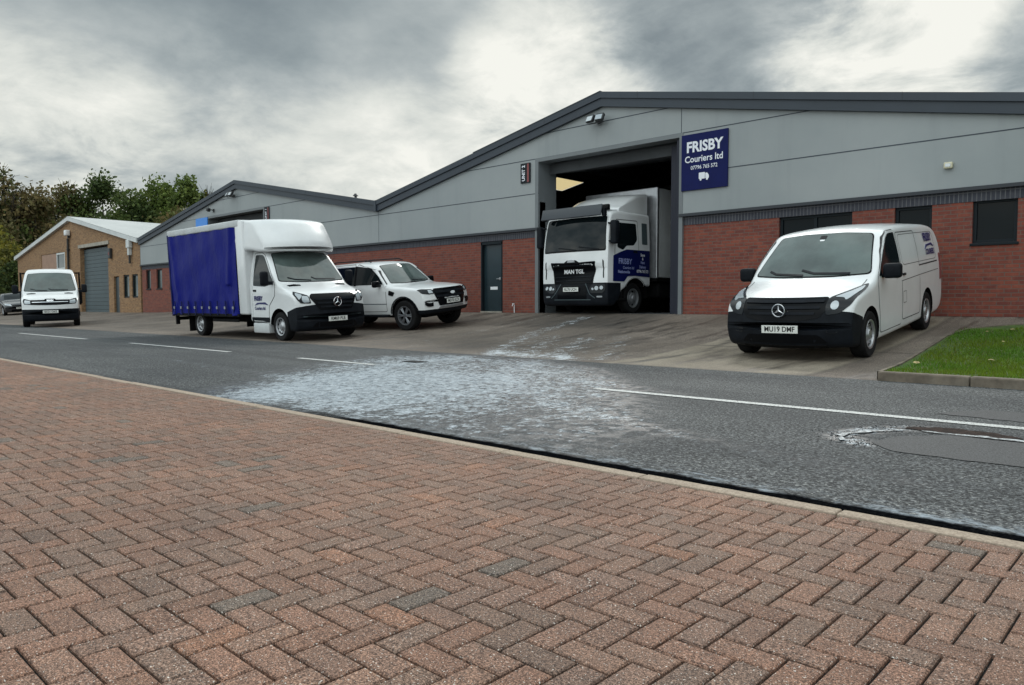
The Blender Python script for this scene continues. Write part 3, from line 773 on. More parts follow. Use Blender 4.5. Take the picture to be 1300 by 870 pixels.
# fallen leaves on the verge
bm = bmesh.new(); pts = [(-.035, 0), (-.02, .022), (.005, .028), (.035, .0), (.008, -.026), (-.02, -.02)]
c0 = bm.verts.new((0, 0, .012)); vs = [bm.verts.new((a, b_, .004 * (i % 2))) for i, (a, b_) in enumerate(pts)]
for i in range(6): bm.faces.new((c0, vs[i], vs[(i + 1) % 6]))
leaf = ob('fallen_leaf', bm, 'leaf_litter'); first = True
for i, (x, y) in enumerate([(-.93, 13.6), (-.8, 10.9), (-.35, 11.9), (-1.6, 14.3), (-2.2, 12.9), (-1.2, 10.4), (-2.0, 11.0), (-.5, 10.0), (-2.6, 13.9), (-1.9, 14.7), (-.6, 14.5), (-1.5, 12.2), (-2.3, 14.2), (-1.1, 14.9), (-2.7, 10.4), (-.9, 9.7)]):
    o = leaf if first else leaf.copy()
    if not first: COL.objects.link(o)
    first = False
    o.location = (x, y, vz(x, y) + .045); o.rotation_euler = (rg.uniform(-.4, .4), rg.uniform(-.4, .4), rg.uniform(0, 6)); s_ = rg.uniform(.8, 1.7); o.scale = (s_, s_, s_)
    tag(o, 'small dry yellow-brown leaf lying on the mown grass verge', 'leaf', 'fallen leaves on the grass verge')

# road markings (4 mm above the asphalt)
def mark(x0, x1, y, w_=.11, y2=None):
    y2 = y if y2 is None else y2
    bm = bmesh.new(); n = max(2, int((x1 - x0) / .4))
    for i in range(n):
        a, b_ = x0 + (x1 - x0) * i / n, x0 + (x1 - x0) * (i + 1) / n; ya = y + (y2 - y) * i / n; yb = y + (y2 - y) * (i + 1) / n
        quad(bm, [(a, ya - w_ / 2, rz(a, ya) + .005), (b_, yb - w_ / 2, rz(b_, yb) + .005), (b_, yb + w_ / 2, rz(b_, yb) + .005), (a, ya + w_ / 2, rz(a, ya) + .005)])
    bmesh.ops.remove_doubles(bm, verts=bm.verts, dist=.0005)
    o = ob('road_marking', bm, 'road_paint', kind='structure')
for a, b_ in ((-26.3, -20.4), (-17.6, -12.9), (-10.6, -8.6)): mark(a, b_, 6.38)
for k in range(5): mark(-34.5 - 8 * k, -29.0 - 8 * k, 6.4)
mark(-4.5, 4.5, 6.06, .12, 6.06)
# repair patches and pothole
bm = bmesh.new()
def sheet(bm, poly, dz):
    f = bm.faces.new([bm.verts.new((a, b_, 0)) for a, b_ in poly])
    for i in range(1, 6): bmesh.ops.bisect_plane(bm, geom=bm.verts[:] + bm.edges[:] + bm.faces[:], plane_co=(0, 3.1 + i, 0), plane_no=(0, 1, 0))
    for v in bm.verts: v.co.z = rz(v.co.x, v.co.y) + dz
def rough_poly(pts, amp, seed):
    r_ = random.Random(seed); out_ = []
    for a, b_ in zip(pts, pts[1:] + pts[:1]):
        L_ = math.dist(a, b_); n = max(1, int(L_ / .06))
        for i in range(n): t = i / n; out_.append((a[0] + (b_[0] - a[0]) * t + r_.gauss(0, amp), a[1] + (b_[1] - a[1]) * t + r_.gauss(0, amp)))
    return out_
sheet(bm, rough_poly([(-1.32, 4.62), (-1.5, 4.85), (-1.42, 5.2), (-1.2, 5.42), (3.2, 5.42), (3.2, 4.62)], .006, 1), .004)
ob('road_repair', bm, 'patch_tar', kind='structure')
bm = bmesh.new(); sheet(bm, rough_poly([(-1.55, 6.45), (-1.3, 6.95), (3.2, 6.95), (3.2, 6.35), (-.8, 6.38)], .01, 2), .004)
ob('road_repair', bm, 'patch_tar', kind='structure')
bm = bmesh.new(); sheet(bm, rough_poly([(-1.50, 5.50), (-1.46, 5.64), (-1.25, 5.76), (-1.0, 5.72), (-.84, 5.60), (-.92, 5.51)], .020, 3), .005)
ob('pothole', bm, 'puddle', kind='structure')
bm = bmesh.new(); sheet(bm, rough_poly([(-1.35, 5.44), (-1.38, 5.47), (-.9, 5.50), (-.66, 5.46), (-.68, 5.43), (-1.0, 5.45)], .010, 4), .009)
bmv = bm
for p in ([(-1.66, 4.78), (-1.74, 4.95), (-1.66, 5.2), (-1.50, 5.44), (-1.485, 5.42), (-1.63, 5.17), (-1.70, 4.97), (-1.64, 4.82)],):
    t = bmesh.new(); sheet(t, rough_poly(p, .012, 6), .009); me = bpy.data.meshes.new('t'); t.to_mesh(me); t.free(); bm.from_mesh(me)
ob('salt_crust', bm, 'salt', kind='structure')
# loose chippings round the pothole
bm = bmesh.new()
for i in range(420):
    t = rg.random(); 
    k = rg.choice(POT_RING[:-1]); x = k[0] + rg.gauss(0, .12); y = k[1] + rg.gauss(0, .07); s_ = rg.uniform(.002, .006)
    bmesh.ops.create_icosphere(bm, subdivisions=1, radius=s_, matrix=Matrix.Translation((x, y, rz(x, y) + s_ * .4)) @ Matrix.Diagonal((1, 1.2, .6, 1)))
o = ob('loose_chippings', bm, 'patch_tar'); tag(o, 'loose dark asphalt chippings round the broken edge of the road patch', 'chippings'); o['kind'] = 'stuff'
# iron gully cover
t = thing('drain_cover', (-8.64, 7.15, rz(-8.64, 7.15)), 'small dark iron cover set in the road within the pale spill', 'drain cover')
bm = bmesh.new(); bx(bm, -.17, .17, -.12, .12, -.01, .006, .003); f = ob('cover_frame', bm, 'chassis_black', t)
bm = bmesh.new()
for k in range(5): bx(bm, -.145 + .065 * k, -.115 + .065 * k, -.10, .10, .006, .011)
ob('grate', bm, 'pipe_black', t)

# ================================================================== MAIN WAREHOUSE (two bays, gables to the road)
FY = 16.1                                  # face of the cladding
BRZ = 2.99                                 # underside of the cladding
Lx, AL, VX, AR = -42.62, -31.62, -21.42, -11.76
RX = 2 * AR - VX + .0                      # right end of the right bay: -2.1 -> the next valley
RX = -1.6
SL = .192
def rtop(x):                               # top of the fascia
    hA = 6.34
    if x < AL: return hA - (AL - x) * .171
    if x < VX: return hA - (x - AL) * .187
    if x < AR: return 6.36 - (AR - x) * .196
    if x < RX: return 6.36 - (x - AR) * .193
    return 6.36 - (RX - AR) * .193 + (x - RX) * .193
NX = 8.6                                   # apex of the third bay, out of frame on the right
PTS = [Lx, AL, VX, AR, RX, NX]
BACK = 52.
WO = (-37.0, FY, .4)
wh = thing('warehouse', WO, 'long grey clad industrial unit with two low gables, dark roof edge and red brick base', 'warehouse')
def holes_wall(bm, x0, x1, z0, z1, holes, y, depth):
    X = sorted(set([x0, x1] + [h[0] for h in holes] + [h[1] for h in holes])); Z = sorted(set([z0, z1] + [h[2] for h in holes] + [h[3] for h in holes]))
    for a, b_ in zip(X, X[1:]):
        for c, d in zip(Z, Z[1:]):
            m_ = ((a + b_) / 2, (c + d) / 2)
            if any(h[0] < m_[0] < h[1] and h[2] < m_[1] < h[3] for h in holes): continue
            quad(bm, [(a, y, c), (b_, y, c), (b_, y, d), (a, y, d)])
    bmesh.ops.remove_doubles(bm, verts=bm.verts, dist=.0005)
    for h in holes:
        a, b_, c, d = h[:4]
        quad(bm, [(a, y, c), (a, y, d), (a, y + depth, d), (a, y + depth, c)]); quad(bm, [(b_, y, d), (b_, y, c), (b_, y + depth, c), (b_, y + depth, d)])
        quad(bm, [(a, y, d), (b_, y, d), (b_, y + depth, d), (a, y + depth, d)]); quad(bm, [(a, y, c), (a, y + depth, c), (b_, y + depth, c), (b_, y, c)])
BAY = (-13.99, -9.49, .3, 4.86)            # lorry door of the right bay
BAYL = (-34.45, -29.35, .3, 4.88)          # lorry door of the left bay
WIN = [(-7.02, -5.47, 1.95, 2.76), (-4.66, -3.99, 1.95, 2.76), (-3.31, -2.60, 1.98, 2.78), (-42.06, -41.45, 1.70, 2.72), (-40.69, -39.98, 1.70, 2.72), (-39.05, -38.4, 1.70, 2.72), (1.2, 2.6, 1.98, 2.78)]
DOOR = (-16.37, -15.45, .5, 2.72)
YB = FY + .06                              # brick face
SB = BRZ - .235
bm = bmesh.new(); holes_wall(bm, Lx + .02, 12, -.3, SB, [BAY[:3] + (SB + 1,), BAYL[:3] + (SB + 1,)] + [h for h in WIN] + [DOOR[:3] + (SB - .0,)], YB, .24)
for h in (BAY, BAYL):                      # jamb faces of the big openings stay open above: handled by the lining
    pass
quad(bm, [(Lx + .02, YB, -.3), (Lx + .02, YB, SB), (Lx + .02, BACK, SB), (Lx + .02, BACK, -.3)])
bmesh.ops.delete(bm, geom=[f for f in bm.faces if f.calc_center_median().z > SB + .05], context='FACES')
ob('brick_wall', bm, 'red_brick', wh, WO)
bm = bmesh.new(); holes_wall(bm, Lx + .02, 12, SB, BRZ - .012, [(BAY[0], BAY[1], 0, 9), (BAYL[0], BAYL[1], 0, 9)] , YB - .012, .2) if False else None
for a, b_ in ((Lx + .02, BAYL[0]), (BAYL[1], BAY[0]), (BAY[1], 12)): bx(bm, a, b_, YB - .012, YB + .2, SB, BRZ - .03)
ob('soldier_course', bm, 'blue_brick', wh, WO)
bm = bmesh.new()
for a, b_ in ((Lx - .02, BAYL[0]), (BAYL[1], BAY[0]), (BAY[1], 12)):
    bx(bm, a, b_, FY - .045, FY + .1, BRZ - .032, BRZ + .035)
ob('drip_flashing', bm, 'flashing', wh, WO)
# cladding of each bay
bm = bmesh.new()
for i in range(5):
    a, b_ = PTS[i], PTS[i + 1]
    quad(bm, [(a, FY, BRZ + .03), (b_, FY, BRZ + .03), (b_, FY, rtop(b_) - .3), (a, FY, rtop(a) - .3)])
G = lambda: bm.verts[:] + bm.edges[:] + bm.faces[:]
for h in (BAY, BAYL):
    for co, no in (((h[0], 0, 0), (1, 0, 0)), ((h[1], 0, 0), (1, 0, 0)), ((0, 0, h[3]), (0, 0, 1))): bmesh.ops.bisect_plane(bm, geom=G(), plane_co=co, plane_no=no)
bmesh.ops.delete(bm, geom=[f for f in bm.faces if any(h[0] < f.calc_center_median().x < h[1] and f.calc_center_median().z < h[3] for h in (BAY, BAYL))], context='FACES')
quad(bm, [(Lx, FY, BRZ + .03), (Lx, FY, rtop(Lx) - .1), (Lx, BACK, rtop(Lx) - .1), (Lx, BACK, BRZ + .03)])
ob('cladding', bm, 'cladding', wh, WO)
# joints between panels
bm = bmesh.new()
def jt(x0, x1, z): bx(bm, x0, x1, FY - .004, FY + .02, z - .011, z + .011)
SIGN = (-9.40, -8.21)
def xs_at(z):                              # where the rake reaches height z
    o_ = []; prev = None
    x = Lx
    while x < NX:
        v = rtop(x) - .34 - z
        if prev is not None and (v > 0) != (prev > 0): o_.append(x)
        prev = v; x += .02
    if rtop(Lx) - .34 > z: o_ = [Lx] + o_
    if prev > 0: o_.append(NX)
    return o_
for z in (3.985, 4.955, 5.62):
    e_ = xs_at(z)
    for a, b_ in zip(e_[::2], e_[1::2]):
        cuts = [(h[0], h[1]) for h in (BAY, BAYL) if z < h[3] + .05]
        cur = a
        for c in sorted(cuts):
            if c[0] > cur and c[0] < b_: jt(cur, c[0], z); cur = c[1]
        if cur < b_: jt(cur, b_, z)
for x in (VX + .03, -9.40 - .045, -14.55, -2.2):
    if x == -14.55: bx(bm, x, x + .012, FY - .003, FY + .02, BRZ, rtop(x) - .32) if False else None
    else: bx(bm, x - .008, x + .008, FY - .003, FY + .02, BRZ + .03, rtop(x) - .33)
ob('panel_joints', bm, 'fascia', wh, WO)
# dark roof edge: fascia, capping and its lip
bm = bmesh.new(); FH = .37
def rake(bm, x0, x1, dz0, dz1, y0, y1):
    A = [(x0, rtop(x0)), (x1, rtop(x1))]
    v = []
    for x, z in A:
        for y in (y0, y1):
            for dz in (dz0, dz1): v.append(bm.verts.new((x, y, z + dz)))
    for f in ((0, 1, 5, 4), (2, 6, 7, 3), (0, 4, 6, 2), (1, 3, 7, 5), (0, 2, 3, 1), (4, 5, 7, 6)): bm.faces.new([v[i] for i in f])
for a, b_ in zip(PTS, PTS[1:]):
    rake(bm, a, b_, -FH, -.16, FY - .10, FY + .1); rake(bm, a, b_, -.158, 0, FY - .14, FY + .35)
for xx, s_ in ((-16.5, 1),):
    rake(bm, xx, AR - .0, .002, .022, FY - .15, FY + .36)
bx(bm, VX - .06, VX + .06, FY - .155, FY, rtop(VX) - FH, rtop(VX) + .01)
bmesh.ops.recalc_face_normals(bm, faces=bm.faces)
ob('fascia', bm, 'fascia', wh, WO)
for a in [x for x in np.arange(Lx + 1.5, NX, 3.05)]:
    if any(abs(a - p) < .3 for p in PTS): continue
    bm = bmesh.new(); rake(bm, a - .006, a + .006, -.155, .004, FY - .143, FY - .138); ob('fascia_joint', bm, 'flashing', wh, WO)
# roofs: right bay has a rooflight strip over the entrance
def roof_quad(bm, a, b_, y0, y1, dz=-.14): quad(bm, [(a, y0, rtop(a) + dz), (b_, y0, rtop(b_) + dz), (b_, y1, rtop(b_) + dz), (a, y1, rtop(a) + dz)])
RL = (-17.7, -16.7, 20.2, 21.7)
bm = bmesh.new()
for a, b_ in zip(PTS, PTS[1:]):
    if a == VX:
        roof_quad(bm, a, RL[0], FY + .1, BACK); roof_quad(bm, RL[1], b_, FY + .1, BACK); roof_quad(bm, RL[0], RL[1], FY + .1, RL[2]); roof_quad(bm, RL[0], RL[1], RL[3], BACK)
    else: roof_quad(bm, a, b_, FY + .1, BACK)
rf = ob('roof', bm, 'roof_dark', wh, WO)
bm = bmesh.new(); roof_quad(bm, RL[0], RL[1], RL[2], RL[3], -.13); ob('rooflight', bm, 'rooflight_sheet', rf)
bpy.data.objects['rooflight'].location = (0, 0, 0)
me = bpy.data.objects['rooflight'].data
for v in me.vertices: v.co -= Vector(WO)
# interior of the right bay and the left one
bm = bmesh.new()
for (a, b_) in ((VX + .02, RX), (Lx + .05, VX - .02)):
    quad(bm, [(a, FY + .3, .2), (a, BACK, .2), (a, BACK, rtop(a) - .15), (a, FY + .3, rtop(a) - .15)])
    quad(bm, [(b_, FY + .3, .2), (b_, BACK, .2), (b_, BACK, rtop(b_) - .15), (b_, FY + .3, rtop(b_) - .15)])
    for p, q in ((a, (AL if a < -30 else AR)), ((AL if a < -30 else AR), b_)): quad(bm, [(p, BACK - .1, .2), (q, BACK - .1, .2), (q, BACK - .1, rtop(q) - .2), (p, BACK - .1, rtop(p) - .2)])
    h = BAY if a == VX + .02 else BAYL
    yi = FY + .3
    mid_ = [p for p in PTS if a + .1 < p < b_ - .1]
    cols = sorted([a, b_, h[0] - .1, h[1] + .1] + mid_)
    for p, q in zip(cols, cols[1:]):
        zl = h[3] + .02 if p >= h[0] - .11 and q <= h[1] + .11 else .2
        quad(bm, [(p, yi, zl), (q, yi, zl), (q, yi, rtop(q) - .2), (p, yi, rtop(p) - .2)])
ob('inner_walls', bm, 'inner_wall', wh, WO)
bm = bmesh.new()
for k in range(6):
    y = FY + 7.9 + 5.5 * k
    for a, b_ in ((VX, AR), (AR, RX)):
        for dz, t_ in ((-.22, .02), (-.62, .02)): rake(bm, a, b_, dz - .12, dz, y, y + .14)
for x in np.arange(VX + 1, RX - .4, 1.6):
    if RL[0] - .2 < x < RL[1] + .2 or x > 90: continue
    bx(bm, x - .04, x + .04, FY + .4, BACK - .2, rtop(x) - .30, rtop(x) - .16)
bmesh.ops.recalc_face_normals(bm, faces=bm.faces)
ob('roof_frames', bm, 'shutter_grey', wh, WO)
bm = bmesh.new()
for a, b_ in ((VX + .03, RX), (Lx + .1, VX)): quad(bm, [(a, FY + .02, gz(a, 17) + .004), (b_, FY + .02, gz(b_, 17) + .004), (b_, BACK, gz(b_, 17) + .004), (a, BACK, gz(a, 17) + .004)])
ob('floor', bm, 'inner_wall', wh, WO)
# linings of the openings, folded door leaves and rails
for h in (BAY, BAYL):
    bm = bmesh.new()
    bx(bm, h[0] - .12, h[0], FY - .012, FY + .72, .3, h[3] + .1); bx(bm, h[1], h[1] + .10, FY - .012, FY + .72, .3, h[3] + .1); bx(bm, h[0], h[1], FY - .012, FY + .35, h[3], h[3] + .1)
    bx(bm, h[0] - .1, h[0] + .0, FY + .72, FY + .78, .3, h[3])
    j = ob('door_lining', bm, 'jamb', wh, WO)
    bm = bmesh.new()
    bx(bm, h[1] - .10, h[1] - .002, FY + .05, FY + .30, .45, h[3] - .02); bx(bm, h[1] - .42, h[1] - .12, FY + .33, FY + .40, .45, h[3] - .1)
    ob('door_rail', bm, 'door_rail', wh, WO)
    bm = bmesh.new()
    for k in range(5): bx(bm, h[0] + .05, h[1] - .05, FY + .45 + .28 * k, FY + .47 + .28 * k, h[3] - .30 + .05 * k, h[3] - .02 + .02 * k)
    bx(bm, h[0] + .02, h[1] - .02, FY + .38, FY + 2.6, h[3] + .06, h[3] + .12)
    ob('overhead_door', bm, 'inner_wall', wh, WO)
# personnel door
x0, x1, z0, z1 = DOOR
bm = bmesh.new(); bx(bm, x0 + .05, x1 - .05, YB + .10, YB + .15, gz(-16, 16.1) - .0, z1 - .06)
d = ob('door', bm, 'door_paint', wh, WO)
bm = bmesh.new()
for a, b_, c, e_ in ((x0, x0 + .055, z0, z1), (x1 - .055, x1, z0, z1), (x0, x1, z1 - .06, z1 + .02)): bx(bm, a, b_, YB + .0 - .004, YB + .17, c, e_)
o = ob('door_frame', bm, 'frame_dark', d); 
def sub(o): 
    for v in o.data.vertices: v.co -= Vector(WO)
sub(o)
bm = bmesh.new(); bx(bm, x1 - .19, x1 - .13, YB + .04, YB + .10, 1.58, 1.66, .01); bx(bm, x1 - .30, x1 - .14, YB + .035, YB + .06, 1.61, 1.63, .008); o = ob('door_handle', bm, 'steel_rim', d); sub(o)
bm = bmesh.new(); bx(bm, x0 + .32, x0 + .62, YB + .09, YB + .098, 1.30, 1.39); o = ob('letter_plate', bm, 'badge_white', d); sub(o)
bm = bmesh.new(); bx(bm, x0 + .02, x1 - .02, YB - .05, YB + .1, gz(-16, 16.1) - .05, gz(-16, 16.1) + .035); o = ob('door_sill', bm, 'concrete_trim', d); sub(o)
# windows
for (a, b_, c, e_) in WIN:
    bm = bmesh.new(); t_ = .06
    for q in ((a, a + t_, c, e_), (b_ - t_, b_, c, e_), (a + t_, b_ - t_, c, c + t_), (a + t_, b_ - t_, e_ - t_, e_)): bx(bm, q[0] + .001, q[1] - .001, YB + .06, YB + .13, q[2] + .001, q[3] - .001)
    if b_ - a > 1.2: bx(bm, (a + b_) / 2 - .03, (a + b_) / 2 + .03, YB + .065, YB + .13, c + t_, e_ - t_)
    wf = ob('window', bm, 'frame_dark', wh, WO)
    bm = bmesh.new(); quad(bm, [(a + t_, YB + .10, c + t_), (b_ - t_, YB + .10, c + t_), (b_ - t_, YB + .10, e_ - t_), (a + t_, YB + .10, e_ - t_)]); o = ob('pane', bm, 'glass_tint' if a < -30 else 'window_glass', wf); sub(o)
    bm = bmesh.new(); bx(bm, a - .03, b_ + .03, YB - .03, YB + .08, c - .05, c - .002, .006); o = ob('window_sill', bm, 'frame_dark', wf); sub(o)
# small cowl on the left roof
bm = bmesh.new(); x = -24.3; zt = rtop(x)
bmesh.ops.create_cone(bm, segments=14, radius1=.05, radius2=.05, depth=.36, cap_ends=True, matrix=Matrix.Translation((x, 17.2, zt - .10))); bmesh.ops.create_cone(bm, segments=14, radius1=.11, radius2=.04, depth=.09, cap_ends=True, matrix=Matrix.Translation((x, 17.2, zt + .12)))
o = ob('roof_cowl', bm, 'lamp_housing', rf); sub(o)

# ------------------------------------------------------------------ signs and fittings on the warehouse
def flat_text(parent, s_, size, cx, cz, y, mat, bold=.02, sx=1., name='lettering', rot=0., lift=.004, base=(0, 0, 0), shear=0):
    v, f = text2d(s_, size, bold); bm = bmesh.new(); c, s2 = math.cos(rot), math.sin(rot)
    vs = []
    for a, b_ in v:
        a *= sx; a, b_ = a * c - b_ * s2, a * s2 + b_ * c
        vs.append(bm.verts.new((cx + a, y - lift, cz + b_)))
    for q in f: bm.faces.new([vs[i] for i in q])
    return ob(name, bm, mat, parent)
t = thing('company_sign', (-8.81, FY, 4.22), 'navy blue board reading FRISBY Couriers ltd beside the open lorry doorway', 'sign')
bm = bmesh.new(); bx(bm, -.60, .60, -.045, -.008, -.66, .66, .004); ob('sign_board', bm, 'navy', t)
flat_text(t, 'FRISBY', .34, 0, .34, -.046, 'white_text', .035, .93)
flat_text(t, 'Couriers ltd', .215, -.01, .06, -.046, 'white_text', .015, .93)
flat_text(t, '07796 765 572', .125, .0, -.14, -.046, 'white_text', .01, .92)
bm = bmesh.new()
def flatpoly(bm, pts, y): bm.faces.new([bm.verts.new((a, y, b_)) for a, b_ in pts])
flatpoly(bm, rpoly([(-.13, -.42), (.03, -.42), (.03, -.27), (-.13, -.27)], .02), -.050); flatpoly(bm, rpoly([(.04, -.42), (.13, -.42), (.13, -.35), (.09, -.29), (.04, -.29)], .015), -.050)
for cx_ in (-.08, .085): flatpoly(bm, [(cx_ + .026 * math.cos(k * .6283), -.435 + .026 * math.sin(k * .6283)) for k in range(10)], -.0515)
ob('van_symbol', bm, 'white_text', t)
def unit_sign(x, z, s_, label, w_=.36, h=.56):
    t = thing('unit_sign', (x, FY, z), label, 'sign', 'unit number plates beside the lorry doors')
    bm = bmesh.new(); bx(bm, -w_ / 2, w_ / 2, -.04, -.008, -h / 2, h / 2, .003); ob('sign_board', bm, 'frame_dark', t)
    flat_text(t, s_, .16, -.06, .0, -.041, 'white_text', .03, .9, rot=PI / 2)
    bm = bmesh.new(); bx(bm, w_ / 2 - .11, w_ / 2 - .04, -.043, -.041, -h / 2 + .02, h / 2 - .02); ob('red_stripe', bm, 'red_strip', t)
unit_sign(-14.46, 4.60, 'UNIT 2', 'small dark plate with white lettering and red stripe left of the doorway holding the lorry')
unit_sign(-29.0, 4.65, 'UNIT 1', 'small dark plate with white lettering at the far doorway above the curtain-sided truck')
t = thing('tenant_sign', (-34.95, FY, 4.76), 'bright blue sign board left of the far lorry doorway above the curtain-sided truck', 'sign')
bm = bmesh.new(); bx(bm, -.72, .48, -.05, -.008, -.19, .19, .004); ob('sign_board', bm, 'sky_blue', t)
def floodlight(x, z, label, n=2):
    t = thing('floodlight', (x, FY, z), label, 'floodlight', 'floodlights under the gable peaks')
    bm = bmesh.new(); bx(bm, -.07, .07, -.06, -.004, -.08, .02, .01); bx(bm, -.02, .02, -.2, -.05, -.10, -.06, .005); bx(bm, -.24, .24, -.2, -.17, -.11, -.08, .005)
    ob('bracket', bm, 'lamp_housing', t)
    for sx in (-1, 1):
        bm = bmesh.new(); bx(bm, sx * .15 - .12, sx * .15 + .12, -.28, -.18, -.08, .12, .02, rot=(R(-28), 0, R(6 * sx))); h = ob('lamp_head', bm, 'lamp_housing', t)
        bm = bmesh.new(); bx(bm, sx * .15 - .095, sx * .15 + .095, -.292, -.286, -.055, .095, 0, rot=(R(-28), 0, R(6 * sx))); ob('lamp_glass', bm, 'lamp_glass', h)
floodlight(-11.85, 5.66, 'twin floodlight under the gable peak above the lorry doorway')
floodlight(-31.9, 5.72, 'twin floodlight under the far gable peak above the curtain-sided truck')
t = thing('alarm_box', (-3.71, FY, 3.46), 'small cream box light fixed on the grey cladding above the high brick wall window', 'wall light')
bm = bmesh.new(); bx(bm, -.075, .075, -.09, -.004, -.06, .06, .02, seg=3); ob('housing', bm, 'cream', t, smooth_=True)
bm = bmesh.new(); bx(bm, -.045, .045, -.098, -.091, -.03, .03, .002); ob('lens', bm, 'lamp_glass', t)
t = thing('wall_camera', (-33.85, FY, 5.2), 'small dark camera sticking out of the cladding left of the far gable peak', 'camera')
bm = bmesh.new(); bx(bm, -.05, .05, -.05, -.004, -.08, .08, .01); bx(bm, -.03, .03, -.22, -.04, .0, .04, .01); ob('bracket', bm, 'lamp_housing', t)
bm = bmesh.new(); bx(bm, -.08, .10, -.36, -.2, -.06, .10, .03, rot=(0, R(20), 0)); ob('camera_body', bm, 'lamp_housing', t)
t = thing('wall_tap', (-14.95, YB, .72), 'small pale tap and pipe low on the brick wall just left of the lorry', 'tap')
bm = bmesh.new(); tube(bm, [(0, -.03, -.15), (0, -.03, .12), (0, -.1, .13), (0, -.12, .08)], .014, 8); ob('pipe', bm, 'badge_white', t)
bm = bmesh.new(); bx(bm, -.03, .03, -.09, -.05, .14, .16, .004); ob('tap_handle', bm, 'badge_white', t)

# ================================================================== TAN BRICK UNIT at the far left
TO = (-54.5, FY, .4)
tb = thing('brick_workshop', TO, 'tan brick workshop with white edged gable and pale corrugated roof left of the grey unit', 'workshop')
TL, TP, TR = -66.3, -54.0, -42.72
def tz(x): return 6.52 - (TP - x) * .163 if x < TP else 6.52 - (x - TP) * .182
H_SH = (-52.35, -47.5, 0, 4.40); H_B = (-60.4, -55.3, 3.2, 4.36)
bm = bmesh.new(); y = FY + .02
TH = [(-46.7, -45.85, .0, 2.5), (-45.2, -44.35, 1.25, 2.55), (-43.95, -43.1, 1.25, 2.55)]
holes_wall(bm, TL, TR, -.3, 4.42, [H_SH[:3] + (4.42,), H_B] + TH, y, .3)
quad(bm, [(TL, y, 4.42), (TP, y, 4.42), (TP, y, tz(TP)), (TL, y, tz(TL))]); quad(bm, [(TP, y, 4.42), (TR, y, 4.42), (TR, y, tz(TR)), (TP, y, tz(TP))])
quad(bm, [(TL, y, -.3), (TL, y, tz(TL)), (TL, 50, tz(TL)), (TL, 50, -.3)]); quad(bm, [(TR, y + .0, -.3), (TR, y, tz(TR)), (TR, 50, tz(TR)), (TR, 50, -.3)])
ob('brick_wall', bm, 'tan_brick', tb, TO)
bm = bmesh.new()
for a, b_ in ((TL - .25, TP), (TP, TR + .02)):
    v = []
    for x in (a, b_):
        for yy in (FY - .16, FY + .05):
            for dz in (-.24, .02): v.append(bm.verts.new((x, yy, tz(x) + dz)))
    for f in ((0, 1, 5, 4), (2, 6, 7, 3), (0, 4, 6, 2), (1, 3, 7, 5), (0, 2, 3, 1), (4, 5, 7, 6)): bm.faces.new([v[i] for i in f])
bmesh.ops.recalc_face_normals(bm, faces=bm.faces); ob('bargeboard', bm, 'verge_white', tb, TO)
bm = bmesh.new()
for a, b_ in ((TL - .25, TP), (TP, TR + .05)): quad(bm, [(a, FY - .18, tz(a) + .03), (b_, FY - .18, tz(b_) + .03), (b_, 50, tz(b_) + .03), (a, 50, tz(a) + .03)])
ob('roof', bm, 'corrugated', tb, TO)
bm = bmesh.new()
for k in range(17): bx(bm, H_SH[0] + .02, H_SH[1] - .02, FY + .26 - .0, FY + .30, .35 + .235 * k, .35 + .235 * k + .225, .004)
ob('roller_shutter', bm, 'shutter_grey', tb, TO)
bm = bmesh.new(); bx(bm, H_SH[0] - .2, H_SH[1] + .2, FY - .03, FY + .1, 4.42, 4.62); ob('lintel', bm, 'concrete_trim', tb, TO)
bm = bmesh.new(); bx(bm, H_B[0] + .02, H_B[0] + 3.25, FY + .05, FY + .1, H_B[2] + .02, H_B[3] - .02); ob('boarding', bm, 'board', tb, TO)
bm = bmesh.new(); a, b_ = H_B[0] + 3.3, H_B[1] - .05
for q in ((a, a + .12, 3.22, 4.34), (b_ - .12, b_, 3.22, 4.34), (a + .12, b_ - .12, 3.22, 3.34), (a + .12, b_ - .12, 4.22, 4.34)): bx(bm, *q[:2], FY + .04, FY + .12, *q[2:])
o = ob('window', bm, 'verge_white', tb, TO); bm = bmesh.new(); quad(bm, [(a, FY + .1, 3.3), (b_, FY + .1, 3.3), (b_, FY + .1, 4.3), (a, FY + .1, 4.3)]); p = ob('pane', bm, 'glass_tint', o)
for v in p.data.vertices: v.co -= Vector(TO)
bm = bmesh.new(); bx(bm, TH[0][0] + .05, TH[0][1] - .05, FY + .12, FY + .17, .3, 2.46); d = ob('door', bm, 'door_paint', tb, TO)
bm = bmesh.new(); bx(bm, TH[0][1] - .2, TH[0][1] - .12, FY + .08, FY + .12, 1.3, 1.42); o = ob('door_handle', bm, 'steel_rim', d)
for v in o.data.vertices: v.co -= Vector(TO)
for (a, b_, c, e_) in TH[1:]:
    bm = bmesh.new()
    for q in ((a, a + .09, c, e_), (b_ - .09, b_, c, e_), (a + .09, b_ - .09, c, c + .09), (a + .09, b_ - .09, e_ - .09, e_)): bx(bm, q[0] + .001, q[1] - .001, FY + .07, FY + .16, q[2] + .001, q[3] - .001)
    o = ob('window', bm, 'frame_dark', tb, TO); bm = bmesh.new(); quad(bm, [(a + .09, FY + .13, c), (b_ - .09, FY + .13, c), (b_ - .09, FY + .13, e_), (a + .09, FY + .13, e_)]); p = ob('pane', bm, 'glass_tint', o)
    for v in p.data.vertices: v.co -= Vector(TO)
t = thing('wall_lamp', (-54.15, FY, 5.5), 'small white lamp high on the tan brick gable at the head of the drainpipe', 'lamp')
bm = bmesh.new(); bx(bm, -.2, .2, -.3, -.02, -.18, .18, .06, seg=3); ob('housing', bm, 'badge_white', t, smooth_=True)
